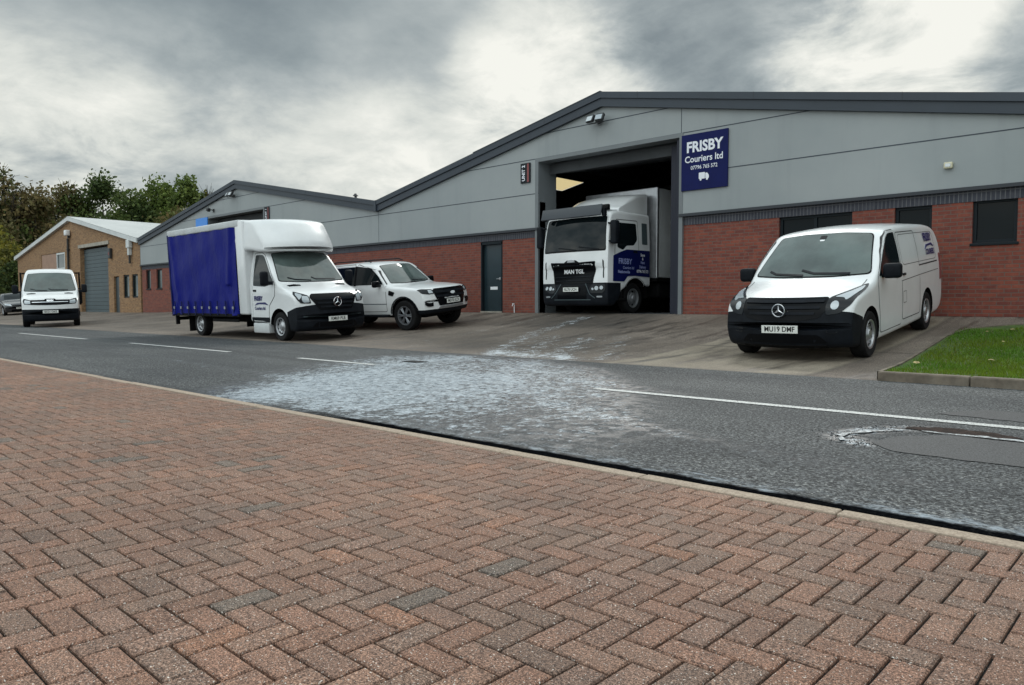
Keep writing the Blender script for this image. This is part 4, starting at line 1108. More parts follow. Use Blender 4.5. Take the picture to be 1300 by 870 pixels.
bm = bmesh.new(); bx(bm, -.06, .06, -.14, -.0, -.34, -.18, .01); ob('bracket', bm, 'lamp_housing', t)
t = thing('drainpipe', (-54.3, FY, .4), 'thin black pipe running up the tan brick gable behind the white van', 'pipe')
bm = bmesh.new(); tube(bm, [(0, -.08, 0), (0, -.08, 4.75)], .07, 10); ob('pipe', bm, 'pipe_black', t)
for z in (1, 2.5, 4):
    bm = bmesh.new(); bx(bm, -.11, .11, -.16, -.0, z, z + .07, .01); ob('pipe_clip', bm, 'pipe_black', t)
t = thing('alarm_box', (-46.9, FY, 3.85), 'small dark alarm box beside the grey roller shutter of the tan workshop', 'alarm box')
bm = bmesh.new(); bx(bm, -.14, .14, -.15, -.0, -.3, .3, .03); ob('housing', bm, 'lamp_housing', t)
bm = bmesh.new(); bx(bm, -.08, .08, -.16, -.15, -.1, .05, .002); ob('lens', bm, 'red_strip', t)
t = thing('gutter_hopper', (-43.9, FY, 4.1), 'short white downpipe under the right end of the workshop roof edge', 'downpipe')
bm = bmesh.new(); bx(bm, -.2, .2, -.22, -.0, -.1, .35, .03); bx(bm, -.1, .1, -.18, -.0, -.5, -.1, .02); ob('hopper', bm, 'verge_white', t)
bm = bmesh.new(); tube(bm, [(0, -.09, -.5), (0, -.09, -.95)], .06, 8); ob('pipe', bm, 'pipe_black', t)

# ================================================================== TREES
def tree(x, y, h, rad, tones, label, seed, leaves=5200, low=.18, sparse=1., ls=.17, tiers=26, bare=False):
    r_ = random.Random(seed); z0 = .3
    root = thing('tree', (x, y, z0), label, 'tree', 'trees behind the industrial units')
    bm = bmesh.new(); lean = r_.uniform(-.04, .04)
    tube(bm, [(0, 0, 0), (lean * h * .3, 0, h * .3), (lean * h * .7, .1, h * .62), (lean * h, 0, h * .86)], [h * .022, h * .016, h * .010, h * .003], 8)
    clumps = []
    for i in range(tiers):
        t = low + (1 - low) * ((i + r_.random()) / tiers); a = r_.uniform(0, 2 * PI)
        prof = math.sin(min(1, (t - low * .5) / (1 - low * .5) * 1.04) * PI) ** .55
        d = rad * prof * r_.uniform(.45, 1.05); z = h * t
        p = Vector((lean * h * t + d * math.cos(a), d * math.sin(a), z + r_.uniform(-.3, .4)))
        base = Vector((lean * h * t * .7, 0, max(h * .1, z - d * .7)))
        mid = base.lerp(p, .5) + Vector((0, 0, -.15 * d))
        tube(bm, [base, mid, p], [h * .008 * (1.3 - t), h * .005 * (1.3 - t), .02], 5)
        if bare:
            for q in range(10):
                e_ = p + Vector((r_.gauss(0, .8), r_.gauss(0, .8), r_.uniform(.2, 1.7))); tube(bm, [mid.lerp(p, r_.random()), e_], [.035, .012], 4)
        clumps.append((p, rad * r_.uniform(.20, .40), r_.random()))
    ob('trunk', bm, 'bark', root)
    bm = bmesh.new(); cl_ = bm.loops.layers.float_color.new('Col')
    for i in range(int(leaves * sparse)):
        p, cr, tn = clumps[r_.randrange(len(clumps))]
        v = Vector((r_.gauss(0, 1), r_.gauss(0, 1), r_.gauss(0, .8))); v = v.normalized() * cr * r_.random() ** .45 * (1 + .25 * r_.random())
        c = p + v; s_ = ls * r_.uniform(.6, 1.5)
        a = Vector((r_.gauss(0, 1), r_.gauss(0, 1), r_.gauss(0, 1))).normalized(); b_ = a.cross(Vector((r_.gauss(0, 1), r_.gauss(0, 1), r_.gauss(0, 1)))).normalized()
        f = bm.faces.new([bm.verts.new(c + a * s_), bm.verts.new(c + b_ * s_ * .7), bm.verts.new(c - a * s_), bm.verts.new(c - b_ * s_ * .7)])
        k = tones[min(len(tones) - 1, int((tn * .7 + r_.random() * .45) * len(tones)))]; g_ = r_.uniform(.7, 1.35)
        for l in f.loops: l[cl_] = (k[0] * g_, k[1] * g_, k[2] * g_, 1)
    ob('crown', bm, 'foliage', root)
DG = [(.034, .052, .018), (.050, .075, .022), (.075, .100, .028)]
MG = [(.055, .080, .022), (.085, .120, .030), (.110, .140, .036)]
BR = [(.085, .078, .034), (.110, .095, .040), (.125, .095, .040), (.080, .090, .030)]
YG = [(.100, .115, .024), (.14, .14, .028), (.09, .095, .028), (.18, .165, .03)]
TREES = [(-87, 19.8, 14.3, 4.2, BR, 'thin bare-topped brown tree at the left edge of the photo', 1, .35, True),
         (-78, 15.5, 8.6, 4.2, YG, 'low yellow-green tree at the left edge behind the dark car', 2, 1.2, False),
         (-86, 22.6, 12.4, 4.6, BR, 'broad brown autumn tree left of the white gable peak', 3, 1.3, False),
         (-92, 27.2, 14.2, 4.0, BR, 'half bare brown tree rising above the workshop peak', 4, .7, True),
         (-90, 30.2, 15.4, 4.4, DG, 'tall dark round-topped tree behind the workshop roof', 5, 1.15, False),
         (-84, 30.6, 12.8, 4.2, DG, 'dark dense tree between the round-topped tree and the bushy green one', 6, 1.2, False),
         (-84, 33.6, 14.5, 3.8, MG, 'mid green bushy tree above the right part of the pale roof', 7, 1.1, False),
         (-79, 34.6, 14.6, 3.0, MG, 'pale green tree with an uneven top just left of the grey gable', 8, .8, False),
         (-78, 36.6, 13.2, 2.4, YG, 'thin light green tree peeping over the grey gable slope', 9, .32, True),
         (-96, 25.0, 11.5, 5.5, DG, 'dark green tree low behind the brown autumn trees', 10, 1.2, False),
         (-83, 29.0, 10.2, 4.6, DG, 'low dark tree directly behind the workshop roof', 11, 1.2, False),
         (-76, 32.6, 10.2, 4.2, BR, 'low brown tree behind the right half of the workshop roof', 12, 1.2, False),
         (-88, 20.5, 10.2, 4.5, DG, 'low dark green tree behind the left slope of the workshop', 13, 1.2, False),
         (-72, 33.5, 9.6, 3.4, DG, 'low dark tree in the notch beside the grey gable slope', 14, 1.1, False)]
for (x, y, h, r_, tn, lab, sd_, sp_, br) in TREES: tree(x, y, h * .91, r_, [tuple(v * 1.3 for v in q) for q in tn], lab, sd_ + 40, leaves=9000, sparse=sp_, bare=br, low=.12 if not br else .2, tiers=34)
def shrub(x, y, h, r0, tones, label, seed):
    r_ = random.Random(seed); root = thing('shrub', (x, y, .3), label, 'shrub', 'shrubs at the left edge of the yard')
    bm = bmesh.new()
    for k in range(7):
        a = r_.uniform(0, 2 * PI); tube(bm, [(0, 0, 0), (math.cos(a) * r0 * .4, math.sin(a) * r0 * .4, h * .5), (math.cos(a) * r0 * .7, math.sin(a) * r0 * .7, h * .85)], [.06, .04, .015], 5)
    ob('stems', bm, 'bark', root)
    bm = bmesh.new(); cl_ = bm.loops.layers.float_color.new('Col')
    for i in range(5000):
        a = r_.uniform(0, 2 * PI); t = r_.random(); d = r0 * (1 - t ** 3) ** .5 * r_.random() ** .4 * (1 + .2 * math.sin(a * 5 + t * 4)); c = Vector((d * math.cos(a), d * math.sin(a), t * h)); s_ = .12 * r_.uniform(.6, 1.5)
        u = Vector((r_.gauss(0, 1), r_.gauss(0, 1), r_.gauss(0, 1))).normalized(); v = u.cross(Vector((r_.gauss(0, 1), r_.gauss(0, 1), r_.gauss(0, 1)))).normalized()
        f = bm.faces.new([bm.verts.new(c + u * s_), bm.verts.new(c + v * s_ * .7), bm.verts.new(c - u * s_), bm.verts.new(c - v * s_ * .7)]); k = r_.choice(tones); g_ = r_.uniform(.7, 1.3)
        for l in f.loops: l[cl_] = (k[0] * g_, k[1] * g_, k[2] * g_, 1)
    ob('foliage', bm, 'foliage', root)
for i, (x, y, h, r0, tn, lab) in enumerate([(-69.5, 17.5, 4.2, 2.4, DG, 'dark shrub between the dark car and the left corner of the workshop'), (-75, 17, 4.5, 3.2, YG, 'yellowish shrub above the roof of the dark car'), (-84, 19, 5, 3.6, DG, 'tall dark shrub behind the yellowish shrub'), (-80, 13.5, 4.4, 3.2, DG, 'dark shrub at the left edge of the yard'), (-92, 16, 5.5, 4, BR, 'brown shrub furthest left along the yard')]):
    shrub(x, y, h, r0, tn, lab, 90 + i)
#VEHICLES

# ================================================================== VEHICLES
def exp_w(W, T, zt0, zt1, nose=.07, nl=.25, low=.03):
    def f(x, z):
        v = W - low * max(0, (.55 - z) / .4) ** 2 - T * max(0, (z - zt0) / (zt1 - zt0)) ** 1.7
        return v * (1 - nose * math.exp(-x / nl))
    return f
def wipers(B, z, w_, root, x=None):
    pass
# ---- white panel van (right foreground)
def panel_van():
    root = thing('panel_van', (0, 0, 0), 'white panel van with black front bumper parked beside the grass verge', 'van')
    W = .962; L = 5.14
    B = Body(L, [(0, .60), (.02, .70), (.06, .80), (.12, .875), (.22, .935), (.5, 1.02), (.85, 1.10), (1.02, 1.15), (1.14, 1.22), (1.5, 1.485), (1.85, 1.72), (1.98, 1.80), (2.10, 1.845), (2.35, 1.88), (3.0, 1.91), (4.2, 1.895), (4.8, 1.86), (5.0, 1.81), (5.08, 1.72), (5.12, 1.55), (5.14, 1.3)],
             [(0, .48), (.02, .34), (.06, .26), (.14, .22), (.6, .20), (4.8, .24), (5.05, .30), (5.12, .4), (5.14, .5)], W,
             exp_w(W, .17, .95, 1.92, .06, .3), lambda x: .06 + .045 * sstep(.1, .9, x) - .03 * sstep(.9, 1.2, x) + .05 * sstep(1.9, 2.4, x),
             lambda x, z: (.28 - .14 * sstep(.6, 1.25, z)) * (1 - sstep(1.0, 3.0, x)), lambda x: .05 + .0 * x)
    wh_ = [(.92, .34, .40), (4.12, .34, .40)]
    pl = [((0, 0, .80), (.30, 0, 1)), ((.60, 0, 0), (1, 0, 0))]
    body, bump_ = B.finish(root, 'body', 'white_paint', wh_, (pl, lambda c: c.z < .80 - .30 * c.x and c.x < .60), W=W)
    P = B.patch
    g = P('grille', 'gloss_black', rpoly([(-.52, .655), (-.64, .82), (-.60, .925), (.60, .925), (.64, .82), (.52, .655), (.3, .62), (-.3, .62)], .05), 'front', .008)
    for z, w_ in ((.70, .46), (.775, .52), (.855, .56)): P('grille_bar', 'black_plastic', rect(-w_, w_, z, z + .035, .012), 'front', .024, g)
    star_badge(root, -.035, .77, .088, g, 0)
    P('lower_intake', 'gloss_black', rpoly([(-.62, .30), (-.50, .42), (.50, .42), (.62, .30)], .04), 'front', .005, bump_)
    for s in (1, -1):
        hl = [(.60, .69), (.585, .80), (.60, .915), (.76, .985), (.905, 1.06), (.925, .97), (.88, .82), (.76, .71)]
        hl = hl if s > 0 else mir(hl)
        h = P('headlight', 'lamp_dark', rpoly(hl, .035), 'front', .010, cell=.05)
        q = [(.69 + .048 * math.cos(k * PI / 7), .815 + .055 * math.sin(k * PI / 7)) for k in range(14)]; P('lamp_lens', 'lamp_glass', q if s > 0 else mir(q), 'front', .017, h, .05)
        q = [(.66, .915), (.80, .975), (.89, 1.03), (.90, .98), (.84, .90), (.80, .87), (.77, .905)]; P('lamp_lens', 'lamp_glass', rpoly(q if s > 0 else mir(q), .02), 'front', .017, h, .05)
        q = rect(.60, .74, .44, .50, .03); P('fog_recess', 'gloss_black', q if s > 0 else mir(q), 'front', .005, bump_)
    ws = rpoly([(-.855, 1.185), (-.695, 1.74), (-.3, 1.775), (.3, 1.775), (.695, 1.74), (.855, 1.185), (.4, 1.165), (-.4, 1.165)], .06)
    P('windscreen_seal', 'gloss_black', [(a * 1.022, b_ + (.012 if b_ > 1.5 else -.012)) for a, b_ in ws], 'front', .005, cell=.035)
    gl = P('windscreen', 'windscreen_glass', ws, 'front', .011, cell=.035)
    P('wiper', 'black_plastic', line([(-.60, 1.185), (-.1, 1.20), (.1, 1.25)], .025), 'front', .02, gl); P('wiper', 'black_plastic', line([(.05, 1.175), (.5, 1.20), (.62, 1.24)], .025), 'front', .02, gl)
    P('mirror_mount', 'black_plastic', rect(-.05, .05, 1.70, 1.75, .015), 'front', .014, gl)
    P('mirror_mount', 'badge_white', rect(-.035, .035, 1.67, 1.69, .01), 'front', .014, gl)
    for v, s in (('left', -1), ('right', 1)):
        # front door: seam, panel, window
        dr = rpoly([(1.38, .30), (1.28, .95), (1.28, 1.11), (1.66, 1.475), (1.96, 1.70), (2.12, 1.775), (2.46, 1.79), (2.50, 1.2), (2.48, .30)], .05)
        P('door_gap', 'seam', line(dr + dr[:1], .014), v, .003, skirt=0, cell=.3)
        d = P('door', 'white_paint', [((a - 1.95) * .988 + 1.95, (b_ - 1.05) * .992 + 1.05) for a, b_ in dr], v, .006)
        P('door_window', 'glass', rpoly([(1.33, 1.13), (1.45, 1.26), (1.73, 1.49), (1.99, 1.68), (2.12, 1.735), (2.42, 1.745), (2.45, 1.13)], .04), v, .014, d, .05)
        P('door_handle', 'black_plastic', rect(2.20, 2.38, 1.055, 1.095, .02), v, .022, d, .05)
        # sliding load door and rear quarter
        sd_ = rect(2.54, 3.62, .36, 1.74, .07); P('door_gap', 'seam', line(sd_ + sd_[:1], .013), v, .003, skirt=0, cell=.3)
        P('door_handle', 'black_plastic', rect(2.58, 2.72, 1.055, 1.09, .015), v, .02, cell=.05)
        P('slide_rail', 'seam', line([(3.62, 1.16), (4.85, 1.17)], .022), v, .004, skirt=0)
        P('swage_line', 'seam', line([(1.35, .93), (2.5, .975), (3.6, 1.0), (4.9, 1.02)], .010), v, .003, skirt=0)
        P('panel_recess', 'seam', line(rect(2.62, 4.82, 1.22, 1.70, .12) + [rect(2.62, 4.82, 1.22, 1.70, .12)[0]], .008), v, .003, skirt=0)
        P('fuel_flap', 'seam', line(rect(2.6, 2.78, .62, .80, .03) + [rect(2.6, 2.78, .62, .80, .03)[0]], .008), v, .003, skirt=0) if s < 0 else None
        P('tail_light', 'red_strip', rect(5.0, 5.10, .82, 1.3, .03), v, .008)
        for k, (st, sz, z, dx) in enumerate((('FRISBY', .19, 1.60, 0), ('COURIERS', .13, 1.35, .02))):
            if s < 0: B.text(st, sz, 4.42 + dx, z, v, 'navy_text', bold=.045, sx=.95)
        if s < 0: P('van_symbol', 'navy_text', rpoly([(4.15, 1.40), (4.25, 1.48), (4.62, 1.50), (4.75, 1.44), (4.72, 1.43), (4.6, 1.465), (4.3, 1.45)], .01), v, .010)
    mirror_arm(root, 1.48, -1.10, 1.20, .15, .25, .22); mirror_arm(root, 1.48, 1.10, 1.20, .15, .25, .22)
    bn = rpoly([(.16, -.70), (.50, -.80), (.98, -.80), (.93, -.4), (.90, 0), (.93, .4), (.98, .80), (.50, .80), (.16, .70), (.07, 0)], .06)
    P('bonnet_gap', 'seam', line([(.42, -.84), (1.14, -.845)], .010), 'top', .003, skirt=0); P('bonnet_gap', 'seam', line([(.42, .84), (1.14, .845)], .010), 'top', .003, skirt=0)
    plate(root, -.005, .50, 'MU19 DMF')
    P('undertray', 'chassis_black', rect(-.6, .6, .22, .27, .01), 'front', .01, bump_)
    make_wheel(.335, .215, .205, 'steel', root, [(.92, .845, .335), (.92, -.845, .335), (4.12, .845, .335), (4.12, -.845, .335)])
    place(root, -4.47, 10.42, R(91.5), 3.2, .92)
panel_van()

# ---- shared cab of the two big-van based vehicles
def big_cab(root, W=.99, L=2.35, style='star', body_mat='white_paint'):
    B = Body(L, [(0, .64), (.02, .80), (.05, .93), (.10, 1.03), (.2, 1.11), (.5, 1.24), (.8, 1.34), (.92, 1.40), (1.02, 1.50), (1.3, 1.83), (1.52, 2.06), (1.68, 2.20), (1.85, 2.28), (2.1, 2.33), (2.35, 2.34)],
             [(0, .46), (.02, .34), (.06, .27), (.15, .23), (.6, .26), (1.4, .40), (2.35, .44)], W,
             exp_w(W, .20, 1.1, 2.35, .05, .3), lambda x: .06 + .07 * sstep(.1, .8, x) - .05 * sstep(.8, 1.1, x) + .07 * sstep(1.5, 2.0, x),
             lambda x, z: (.29 - .18 * sstep(.7, 1.4, z)) * (1 - sstep(1.2, 2.3, x)), front=.75)
    zb = .88 if style == 'star' else .70
    sk = .30 if style == 'star' else -.02
    pl = [((0, 0, zb), (sk, 0, 1)), ((.62, 0, 0), (1, 0, 0))]
    body, bump_ = B.finish(root, 'cab', body_mat, [(.98, .35, .43)], (pl, lambda c: c.z < zb - sk * c.x and c.x < .62), W=W)
    P = B.patch
    ws = rpoly([(-.885, 1.43), (-.735, 2.10), (-.3, 2.14), (.3, 2.14), (.735, 2.10), (.885, 1.43), (.4, 1.40), (-.4, 1.40)], .06)
    P('windscreen_seal', 'gloss_black', [(a * 1.022, b_ + (.014 if b_ > 1.7 else -.014)) for a, b_ in ws], 'front', .005, cell=.04)
    gl = P('windscreen', 'windscreen_glass', ws, 'front', .011, cell=.04)
    P('wiper', 'black_plastic', line([(-.62, 1.44), (-.05, 1.45), (.05, 1.50)], .025), 'front', .02, gl); P('wiper', 'black_plastic', line([(.1, 1.42), (.5, 1.45), (.66, 1.50)], .025), 'front', .02, gl)
    for s in (1, -1):
        q = rpoly([(.48, 1.325), (.62, 1.34), (.80, 1.32), (.78, 1.29), (.5, 1.30)], .01); P('bonnet_vent', 'gloss_black', q if s > 0 else mir(q), 'front', .006)
    for v, s in (('left', -1), ('right', 1)):
        dr = rpoly([(1.46, .45), (1.42, .84), (1.13, 1.08), (1.12, 1.34), (1.47, 1.82), (1.70, 2.08), (1.84, 2.14), (2.22, 2.15), (2.24, .45)], .05)
        P('door_gap', 'seam', line(dr + dr[:1], .016), v, .003, skirt=0, cell=.3)
        d = P('door', body_mat, [((a - 1.75) * .986 + 1.75, (b_ - 1.3) * .99 + 1.3) for a, b_ in dr], v, .006)
        P('door_window', 'glass', rpoly([(1.17, 1.38), (1.27, 1.50), (1.53, 1.82), (1.72, 2.03), (1.82, 2.085), (2.16, 2.09), (2.17, 1.34), (1.6, 1.31)], .04), v, .014, d, .05)
        P('door_handle', 'black_plastic', rect(2.02, 2.17, 1.19, 1.24, .02), v, .02, d, .06)
        P('step_trim', 'black_plastic', rect(1.42, 2.3, .44, .56, .02), v, .010)
        mirror_arm(root, 1.22, s * 1.19, 1.50, .12, .20, .34)
    return B, P, body, bump_, gl
def luton():
    root = thing('box_truck', (0, 0, 0), 'white curtain-sided truck with blue curtain, rounded roof pod and black star-badged front', 'truck')
    B, P, body, bump_, gl = big_cab(root)
    g = P('grille', 'gloss_black', rpoly([(-.44, .72), (-.64, 1.02), (-.56, 1.10), (.56, 1.10), (.64, 1.02), (.44, .72)], .04), 'front', .010)
    for z, w_ in ((.77, .42), (.86, .48), (.95, .53)): P('grille_bar', 'black_plastic', rect(-w_, w_, z, z + .04, .012), 'front', .026, g)
    star_badge(root, -.03, .90, .105, g)
    P('lower_intake', 'gloss_black', rpoly([(-.62, .32), (-.52, .44), (.52, .44), (.62, .32)], .03), 'front', .005, bump_)
    P('bumper_line', 'shutter_grey', line([(-.8, .58), (0, .55), (.8, .58)], .02), 'front', .006, bump_)
    for s in (1, -1):
        q = [(.62, .88), (.64, 1.06), (.72, 1.10), (.88, 1.17), (.935, 1.10), (.91, .98), (.84, .89)]
        h = P('headlight', 'lamp_dark', rpoly(q if s > 0 else mir(q), .03), 'front', .010, cell=.05)
        q = [(.65, .905), (.66, 1.04), (.78, 1.06), (.81, .97), (.78, .905)]; P('lamp_lens', 'lamp_glass', rpoly(q if s > 0 else mir(q), .03), 'front', .018, h, .05)
        q = [(.76, 1.08), (.87, 1.13), (.905, 1.08), (.87, .97), (.83, 1.0)]; P('lamp_lens', 'lamp_glass', rpoly(q if s > 0 else mir(q), .02), 'front', .018, h, .05)
    for v in ('right', 'left'):
        B.text('FRISBY', .15, 1.93, 1.02, v, 'navy_text', bold=.05, sx=.95, off=.014); B.text('Couriers ltd', .11, 1.86, .78, v, 'navy_text', bold=.04, sx=.95, off=.014)
        P('van_symbol', 'navy_text', rpoly([(1.45, .86), (1.6, .93), (2.0, .92), (2.12, .85), (1.9, .885), (1.65, .88)], .01), v, .013)
    plate(root, -.005, .50, 'KM69 PLB')
    # body behind the cab
    Hh, y0 = 2.98, 1.09; X0, X1 = 2.36, 6.95
    bm = bmesh.new(); bx(bm, X0, X0 + .42, -y0, y0, .62, Hh, .05, seg=3); bk = ob('bulkhead', bm, 'white_paint', root, smooth_=True)
    bm = bmesh.new(); bx(bm, X0 + .2, X1, -y0 - .006, y0 + .006, Hh - .16, Hh + .015, .03, seg=3); rf_ = ob('roof', bm, 'grey_white', root, smooth_=True)
    bm = bmesh.new(); bx(bm, X1 - .06, X1, -y0, y0, .62, Hh - .15, .01); ob('rear_doors', bm, 'grey_white', root)
    bm = bmesh.new(); bx(bm, X0 + .42, X1 - .06, -y0 + .05, y0 - .05, .58, .70); ob('load_floor', bm, 'chassis_black', root)
    for s in (1, -1):
        nx_, nz_ = 110, 50; bm = bmesh.new(); gr_ = []
        xa, xb, za, zb = X0 + .43, X1 - .07, .60, Hh - .15; r_ = random.Random(11)
        for i in range(nx_ + 1):
            row = []
            for j in range(nz_ + 1):
                u, v = i / nx_, j / nz_; x = xa + (xb - xa) * u; z = za + (zb - za) * v
                e1 = math.exp(-((u - .05 - .10 * (1 - v)) / .03) ** 2) * (v > .35) + math.exp(-((1 - u - .04 - .10 * (1 - v)) / .025) ** 2)
                e2 = math.exp(-((u - .06 - .35 * v) / .03) ** 2) * max(0, .35 - v) * 3 + math.exp(-((1 - u - .03 - .35 * v) / .03) ** 2) * max(0, .30 - v) * 3
                d = .016 * math.sin(u * 34 + 1.3 * math.sin(v * 5)) * (.4 + .6 * abs(2 * v - 1)) + .045 * e1 + .05 * e2 + .012 * math.sin(v * 3.14) + .006 * math.sin(u * 9 + v * 13)
                row.append(bm.verts.new((x, s * (y0 - .012 + d), z)))
            gr_.append(row)
        for i in range(nx_):
            for j in range(nz_): bm.faces.new((gr_[i][j], gr_[i + 1][j], gr_[i + 1][j + 1], gr_[i][j + 1]))
        r = bmesh.ops.extrude_face_region(bm, geom=bm.faces[:]); bmesh.ops.translate(bm, verts=[v for v in r['geom'] if isinstance(v, bmesh.types.BMVert)], vec=(0, -s * .01, 0))
        bmesh.ops.recalc_face_normals(bm, faces=bm.faces)
        cu = ob('side_curtain', bm, 'curtain', root, smooth_=True)
        sb = None
        for k in range(9):
            x = xa + .22 + (xb - xa - .44) * k / 8
            if sb is None:
                bm = bmesh.new(); bx(bm, -.022, .022, -.008, .008, .60, .98, .003); sb = ob('strap', bm, 'navy', cu)
                bm = bmesh.new(); bx(bm, -.035, .035, .004 if s > 0 else -.03, .03 if s > 0 else -.004, .76, .83, .006); ob('buckle', bm, 'steel_rim', sb); o = sb
            else: o = copy_tree(sb, cu)
            o.location = (x, s * (y0 + .035), 0)
        bm = bmesh.new(); bx(bm, xa, xb, s * (y0 - .02) - .03, s * (y0 - .02) + .03, .56, .64, .008); ob('side_rave', bm, 'chassis_black', root)
        bm = bmesh.new(); bx(bm, X1 - .075, X1 - .0, s * (y0 - .02) - .03, s * (y0 - .02) + .035, .55, Hh - .1, .01); ob('rear_post', bm, 'navy', root)
    for s in (1, -1): bm = bmesh.new(); bx(bm, .98 + 1.9, .98 + 2.5, s * .40 - .03, s * .40 + .03, .4, .5) ; bm.free()
    bm = bmesh.new(); bx(bm, 1.6, X1 - .1, -.46, -.38, .38, .58); bx(bm, 1.6, X1 - .1, .38, .46, .38, .58); bx(bm, 2.0, X1 - .4, -.38, .38, .42, .50); ob('chassis', bm, 'chassis_black', root)
    bm = bmesh.new(); bx(bm, X1 - .12, X1 - .04, -.95, .95, .42, .52, .01); ob('rear_bumper', bm, 'chassis_black', root)
    for s in (1, -1):
        bm = bmesh.new(); bx(bm, X1 - .12, X1 - .04, s * .98 - .05, s * .98 + .05, .30, .62, .01); ob('rear_corner_post', bm, 'chassis_black', root)
        bm = bmesh.new(); bx(bm, 5.98, 6.0, s * .86 - .16, s * .86 + .16, .12, .52, .003); ob('mud_flap', bm, 'chassis_black', root)
        bm = bmesh.new(); bx(bm, 1.50, 2.28, s * .86 - .13, s * .86 + .13, .17, .42, .03); ob('step_box', bm, 'grey_white', root, smooth_=True)
        bm = bmesh.new(); bx(bm, 3.0, 4.5, s * 1.0 - .012, s * 1.0 + .012, .42, .50, .005); ob('side_guard', bm, 'chassis_black', root)
    # roof pod over the cab
    Q = Body(1.75, [(0, 2.27), (.015, 2.34), (.07, 2.46), (.25, 2.72), (.42, 2.90), (.55, 2.96), (.8, 2.99), (1.2, 2.995), (1.75, 2.995)], [(0, 2.20), (.03, 2.16), (.12, 2.15), (.6, 2.20), (1.75, 2.22)], 1.06,
             lambda x, z: 1.07 - .05 * max(0, (z - 2.4) / .6) ** 2 - .10 * math.exp(-x / .4), lambda x: .05 + .05 * sstep(0, .5, x), lambda x, z: .50 * (1 - sstep(.2, 1.4, x)), crown=lambda x: .03, front=.6)
    for v in Q.bm.verts: v.co.x += 1.14
    o = ob('roof_pod', Q.bm, 'white_paint', root, smooth_=True)
    bm = bmesh.new(); bx(bm, 1.55, 2.4, -.80, .80, 2.22, 2.34, .03); ob('pod_mount', bm, 'black_plastic', root)
    make_wheel(.345, .225, .21, 'steel', root, [(.98, .86, .345), (.98, -.86, .345), (5.35, .88, .345), (5.35, -.88, .345)])
    place(root, -15.25, 10.28, R(179.2), 4.37, .98, .86)
luton()

def tipper():
    root = thing('dropside_truck', (0, 0, 0), 'white van-fronted truck with dark load bed parked before the tan brick workshop', 'truck')
    B, P, body, bump_, gl = big_cab(root, style='bar')
    g = P('grille', 'gloss_black', rpoly([(-.64, .88), (-.66, 1.06), (-.2, 1.06), (-.16, 1.10), (.16, 1.10), (.2, 1.06), (.66, 1.06), (.64, .88), (.2, .86), (-.2, .86)], .02), 'front', .010)
    P('grille_bar', 'chrome', rect(-.60, .60, .965, .985, .005), 'front', .02, g)
    B.text('MAN', .10, 0, 1.02, 'front', 'chrome', 'badge', g, .05, off=.03)
    for s in (1, -1):
        q = [(.62, .88), (.63, 1.04), (.74, 1.08), (.88, 1.12), (.91, 1.02), (.86, .90)]
        h = P('headlight', 'lamp_dark', rpoly(q if s > 0 else mir(q), .03), 'front', .010, cell=.05)
        q = [(.65, .91), (.66, 1.02), (.84, 1.06), (.86, .95), (.82, .91)]; P('lamp_lens', 'lamp_glass', rpoly(q if s > 0 else mir(q), .03), 'front', .018, h, .05)
    plate(root, -.005, .60, 'BX21 OKE')
    bm = bmesh.new(); bx(bm, 2.45, 5.9, -1.06, 1.06, .82, .92); fl = ob('load_bed', bm, 'chassis_black', root)
    for s in (1, -1):
        bm = bmesh.new(); bx(bm, 2.5, 5.9, s * 1.06 - .02, s * 1.06 + .02, .92, 1.36, .008); ob('side_board', bm, 'tarp_dark', root)
        for k in range(4):
            bm = bmesh.new(); bx(bm, 2.5 + 1.1 * k, 2.56 + 1.1 * k, s * 1.09 - .02, s * 1.09 + .02, .88, 1.42, .006); ob('board_post', bm, 'chassis_black', root)
    bm = bmesh.new(); bx(bm, 5.88, 5.92, -1.06, 1.06, .92, 1.36, .008); ob('tailboard', bm, 'tarp_dark', root)
    bm = bmesh.new()
    for y in (-1.04, 1.04): bx(bm, 2.44, 2.50, y - .035, y + .035, .85, 2.2, .008)
    for z in (.98, 1.5, 2.16): bx(bm, 2.45, 2.49, -1.0, 1.0, z - .03, z + .03)
    for k in range(19): bx(bm, 2.46, 2.48, -.95 + .1 * k, -.93 + .1 * k, 1.0, 2.16)
    ob('headboard', bm, 'chassis_black', root)
    bm = bmesh.new(); bx(bm, 2.55, 4.2, -.95, .95, .92, 1.75, .15, seg=3); ob('load_cover', bm, 'tarp_dark', root, smooth_=True)
    bm = bmesh.new(); bx(bm, 1.6, 5.8, -.46, -.38, .5, .72); bx(bm, 1.6, 5.8, .38, .46, .5, .72); bx(bm, 5.7, 5.78, -.95, .95, .45, .56); ob('chassis', bm, 'chassis_black', root)
    bm = bmesh.new(); bx(bm, 2.5, 3.2, -1.0, -.55, .35, .75, .03); ob('tool_box', bm, 'chassis_black', root)
    make_wheel(.345, .225, .21, 'steel', root, [(.98, .86, .345), (.98, -.86, .345), (4.65, .86, .345), (4.65, -.86, .345)])
    place(root, -33.1, 9.12, R(163), 3.67, .98, .86)
tipper()

